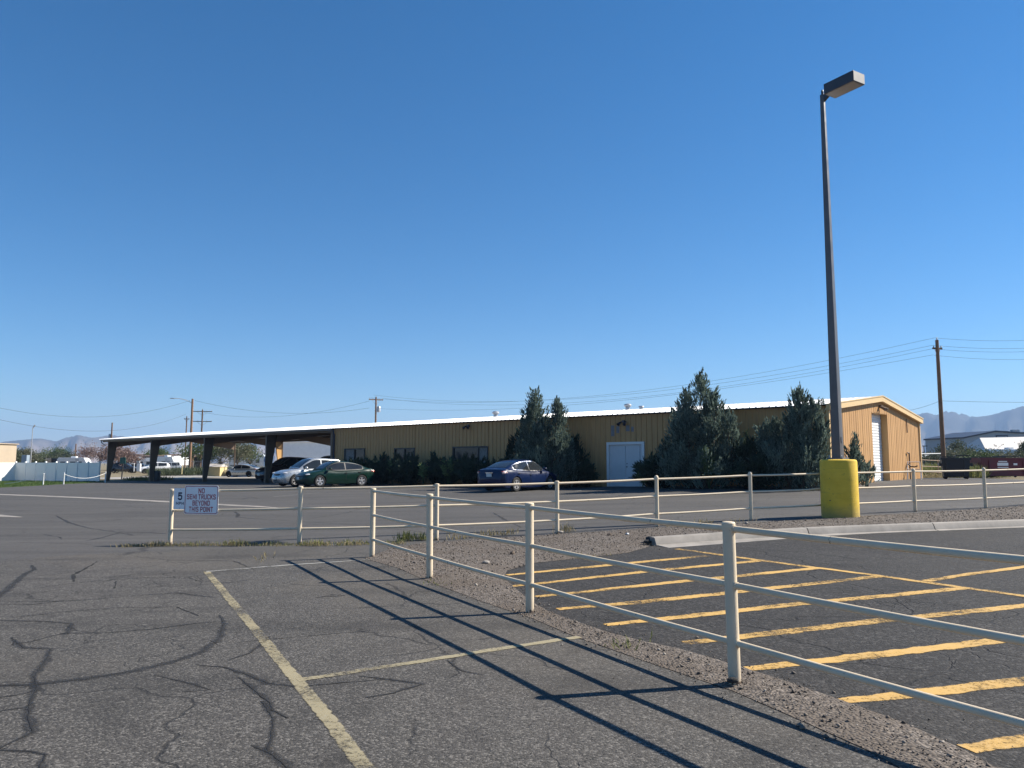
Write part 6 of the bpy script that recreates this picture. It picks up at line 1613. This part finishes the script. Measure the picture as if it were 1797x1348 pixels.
for dx in (6.2, 7.3, 14): MB().box((dx, -3, 8.75), (.7, .7, 1.0)).build('roof_vent', M['steel'], wh)
cn = thing('canopy_building', ((1768 - 898.5) / 1350 * 138, 138, .05), 'wide beige membrane canopy roof in front of the warehouse', 'building', rz=.12)
MB().add([(-7.6, -4, 3.5), (9, -4, 3.9), (9, 0, 6.3), (-5.6, 0, 5.95), (-7.6, 4, 3.5), (9, 4, 3.9), (-7.6, -4, 3.3), (9, -4, 3.7), (9, 4, 3.7), (-7.6, 4, 3.3)], [(0, 1, 2, 3), (3, 2, 5, 4), (0, 3, 4), (0, 6, 7, 1), (4, 5, 8, 9), (6, 9, 8, 7), (0, 4, 9, 6), (1, 7, 8, 5, 2)]).build('roof', M['tarp'], cn)
for k in range(5):
    for s in (-1, 1): MB().box((-7 + k * 3.8, s * 3.8, 1.7), (.2, .2, 3.6)).build('post', M['steel'], cn)
MB().box((.5, 3.6, 1.6), (15, .15, 3.2)).build('rear_wall', M['dkframe'], cn)  # dark sheet stands in for the shade under the canopy roof
for px, Y, hh, lb in ((1619, 140, 4.6, 'short lamp pole far right of the gable'), (1679, 150, 6.0, 'far lamp pole left of the warehouse')):
    X = (px - 898.5) / 1350 * Y; t = thing('yard_light', (X, Y, 0), lb, 'lamp post'); MB().tube([(0, 0, 0), (0, 0, hh)], .08, 6).build('pole', M['black'], t); MB().box((.2, 0, hh), (.8, .3, .15)).build('lamp_head', M['black'], t)
shed('storage_shed', (1628 - 898.5) / 1350 * 150, 152, .1, 9, 6, 2.6, .4, M['alum'], M['roofw'], 'low pale shed far behind the gable corner')

# ---------------------------------------------------------------- mountains and haze
def mountains():
    rng = np.random.default_rng(12)
    na, nr = 420, 46
    ang = np.linspace(R(-58), R(58), na)
    prof_px = [(-1400, 765), (-600, 772), (-200, 770), (0, 776), (40, 772), (70, 769), (100, 775), (118, 768), (138, 763), (165, 769), (200, 764), (240, 768), (290, 762), (330, 764), (420, 766), (600, 764), (800, 770), (1000, 768), (1200, 764), (1400, 752), (1560, 738), (1612, 727), (1626, 723), (1645, 728), (1662, 721), (1690, 726), (1712, 731), (1740, 727), (1770, 721), (1797, 714), (1900, 705), (2100, 712), (2600, 730), (3400, 745)]
    pa = np.array([math.atan((p[0] - 898.5) / 1350) for p in prof_px]); ph = np.array([(812 - p[1]) / 1357 for p in prof_px])
    def fbm(u, v_, seed):
        r = np.random.default_rng(seed); z = 0; a = 1.0; f = 1.0
        for k in range(6):
            p1, p2, p3, p4 = r.uniform(0, 6.28, 4)
            z = z + a * (1 - np.abs(np.sin(u * f * 3.1 + p1 + 1.3 * np.sin(v_ * f * 2.3 + p2)) * np.cos(v_ * f * 1.7 + p3 + np.sin(u * f * 1.9 + p4)))) ; a *= .52; f *= 2.07
        return z / 2.0
    V = []; A_, T_ = np.meshgrid(ang, np.linspace(0, 1, nr), indexing='ij')
    rad = 3600 + 1800 * T_
    Hc = np.interp(ang, pa, ph)[:, None] * 4700 / np.cos(A_) * np.cos(A_)
    shape = np.where(T_ < .62, np.clip(T_ / .62, 0, 1) ** 1.35, 1 - ((T_ - .62) / .38) ** 2 * .75)
    nz = fbm(A_ * 16, T_ * 3.0, 4) - 1.0
    spur = fbm(A_ * 34, T_ * 1.2, 9) - 1.0
    Z = Hc * shape * (1 + .16 * nz * shape) + Hc * .75 * spur * np.clip(5 * T_ * (0.80 - T_), 0, 1) - 4 * (1 - T_)
    D_r = rad / np.cos(A_) * np.cos(A_)
    # keep the crest where the picture has it: scale the whole profile so that its highest ray angle is the crest angle
    el = (Z - 1.6) / (rad * np.cos(A_)) ; k = (np.interp(ang, pa, ph) / el.max(1))[:, None]; k = np.where(k > 0, k, 1); Z = Z * k
    kk = np.convolve(np.random.default_rng(3).normal(0, 1, na), np.ones(5) / 5, 'same'); Z = Z * (1 + .018 * kk[:, None] * shape)
    V = np.stack([rad * np.sin(A_), rad * np.cos(A_), Z], -1).reshape(-1, 3)
    f = [(i * nr + j, (i + 1) * nr + j, (i + 1) * nr + j + 1, i * nr + j + 1) for i in range(na - 1) for j in range(nr - 1)]
    o = mk('mountains', V, f, M['rock'], None, smooth=True)
    bm = bmesh.new(); bm.from_mesh(o.data); bmesh.ops.recalc_face_normals(bm, faces=bm.faces)
    bm.faces.ensure_lookup_table()
    if sum(q.normal.z for q in bm.faces) < 0: bmesh.ops.reverse_faces(bm, faces=bm.faces)
    bm.to_mesh(o.data); bm.free()
    return tag(o, kind='structure')
mt = mountains()
top = max(w.co.z for w in mt.data.vertices) + 25
hz = bpy.data.materials.new('thin_haze'); hz.use_nodes = True; hn = hz.node_tree; hn.nodes.remove(hn.nodes['Principled BSDF'])
pv = hn.nodes.new('ShaderNodeVolumePrincipled'); pv.inputs['Color'].default_value = (0.42, 0.62, 0.95, 1); pv.inputs['Density'].default_value = 0.00018; pv.inputs['Anisotropy'].default_value = 0.1
hn.links.new(pv.outputs[0], hn.nodes['Material Output'].inputs['Volume'])
b = MB().box((0, 600, (top - 6) / 2), (15000, 14400, top + 6)).build('haze', hz, None)
tag(b, 'thin pale blue haze over the valley', 'haze', kind='stuff')
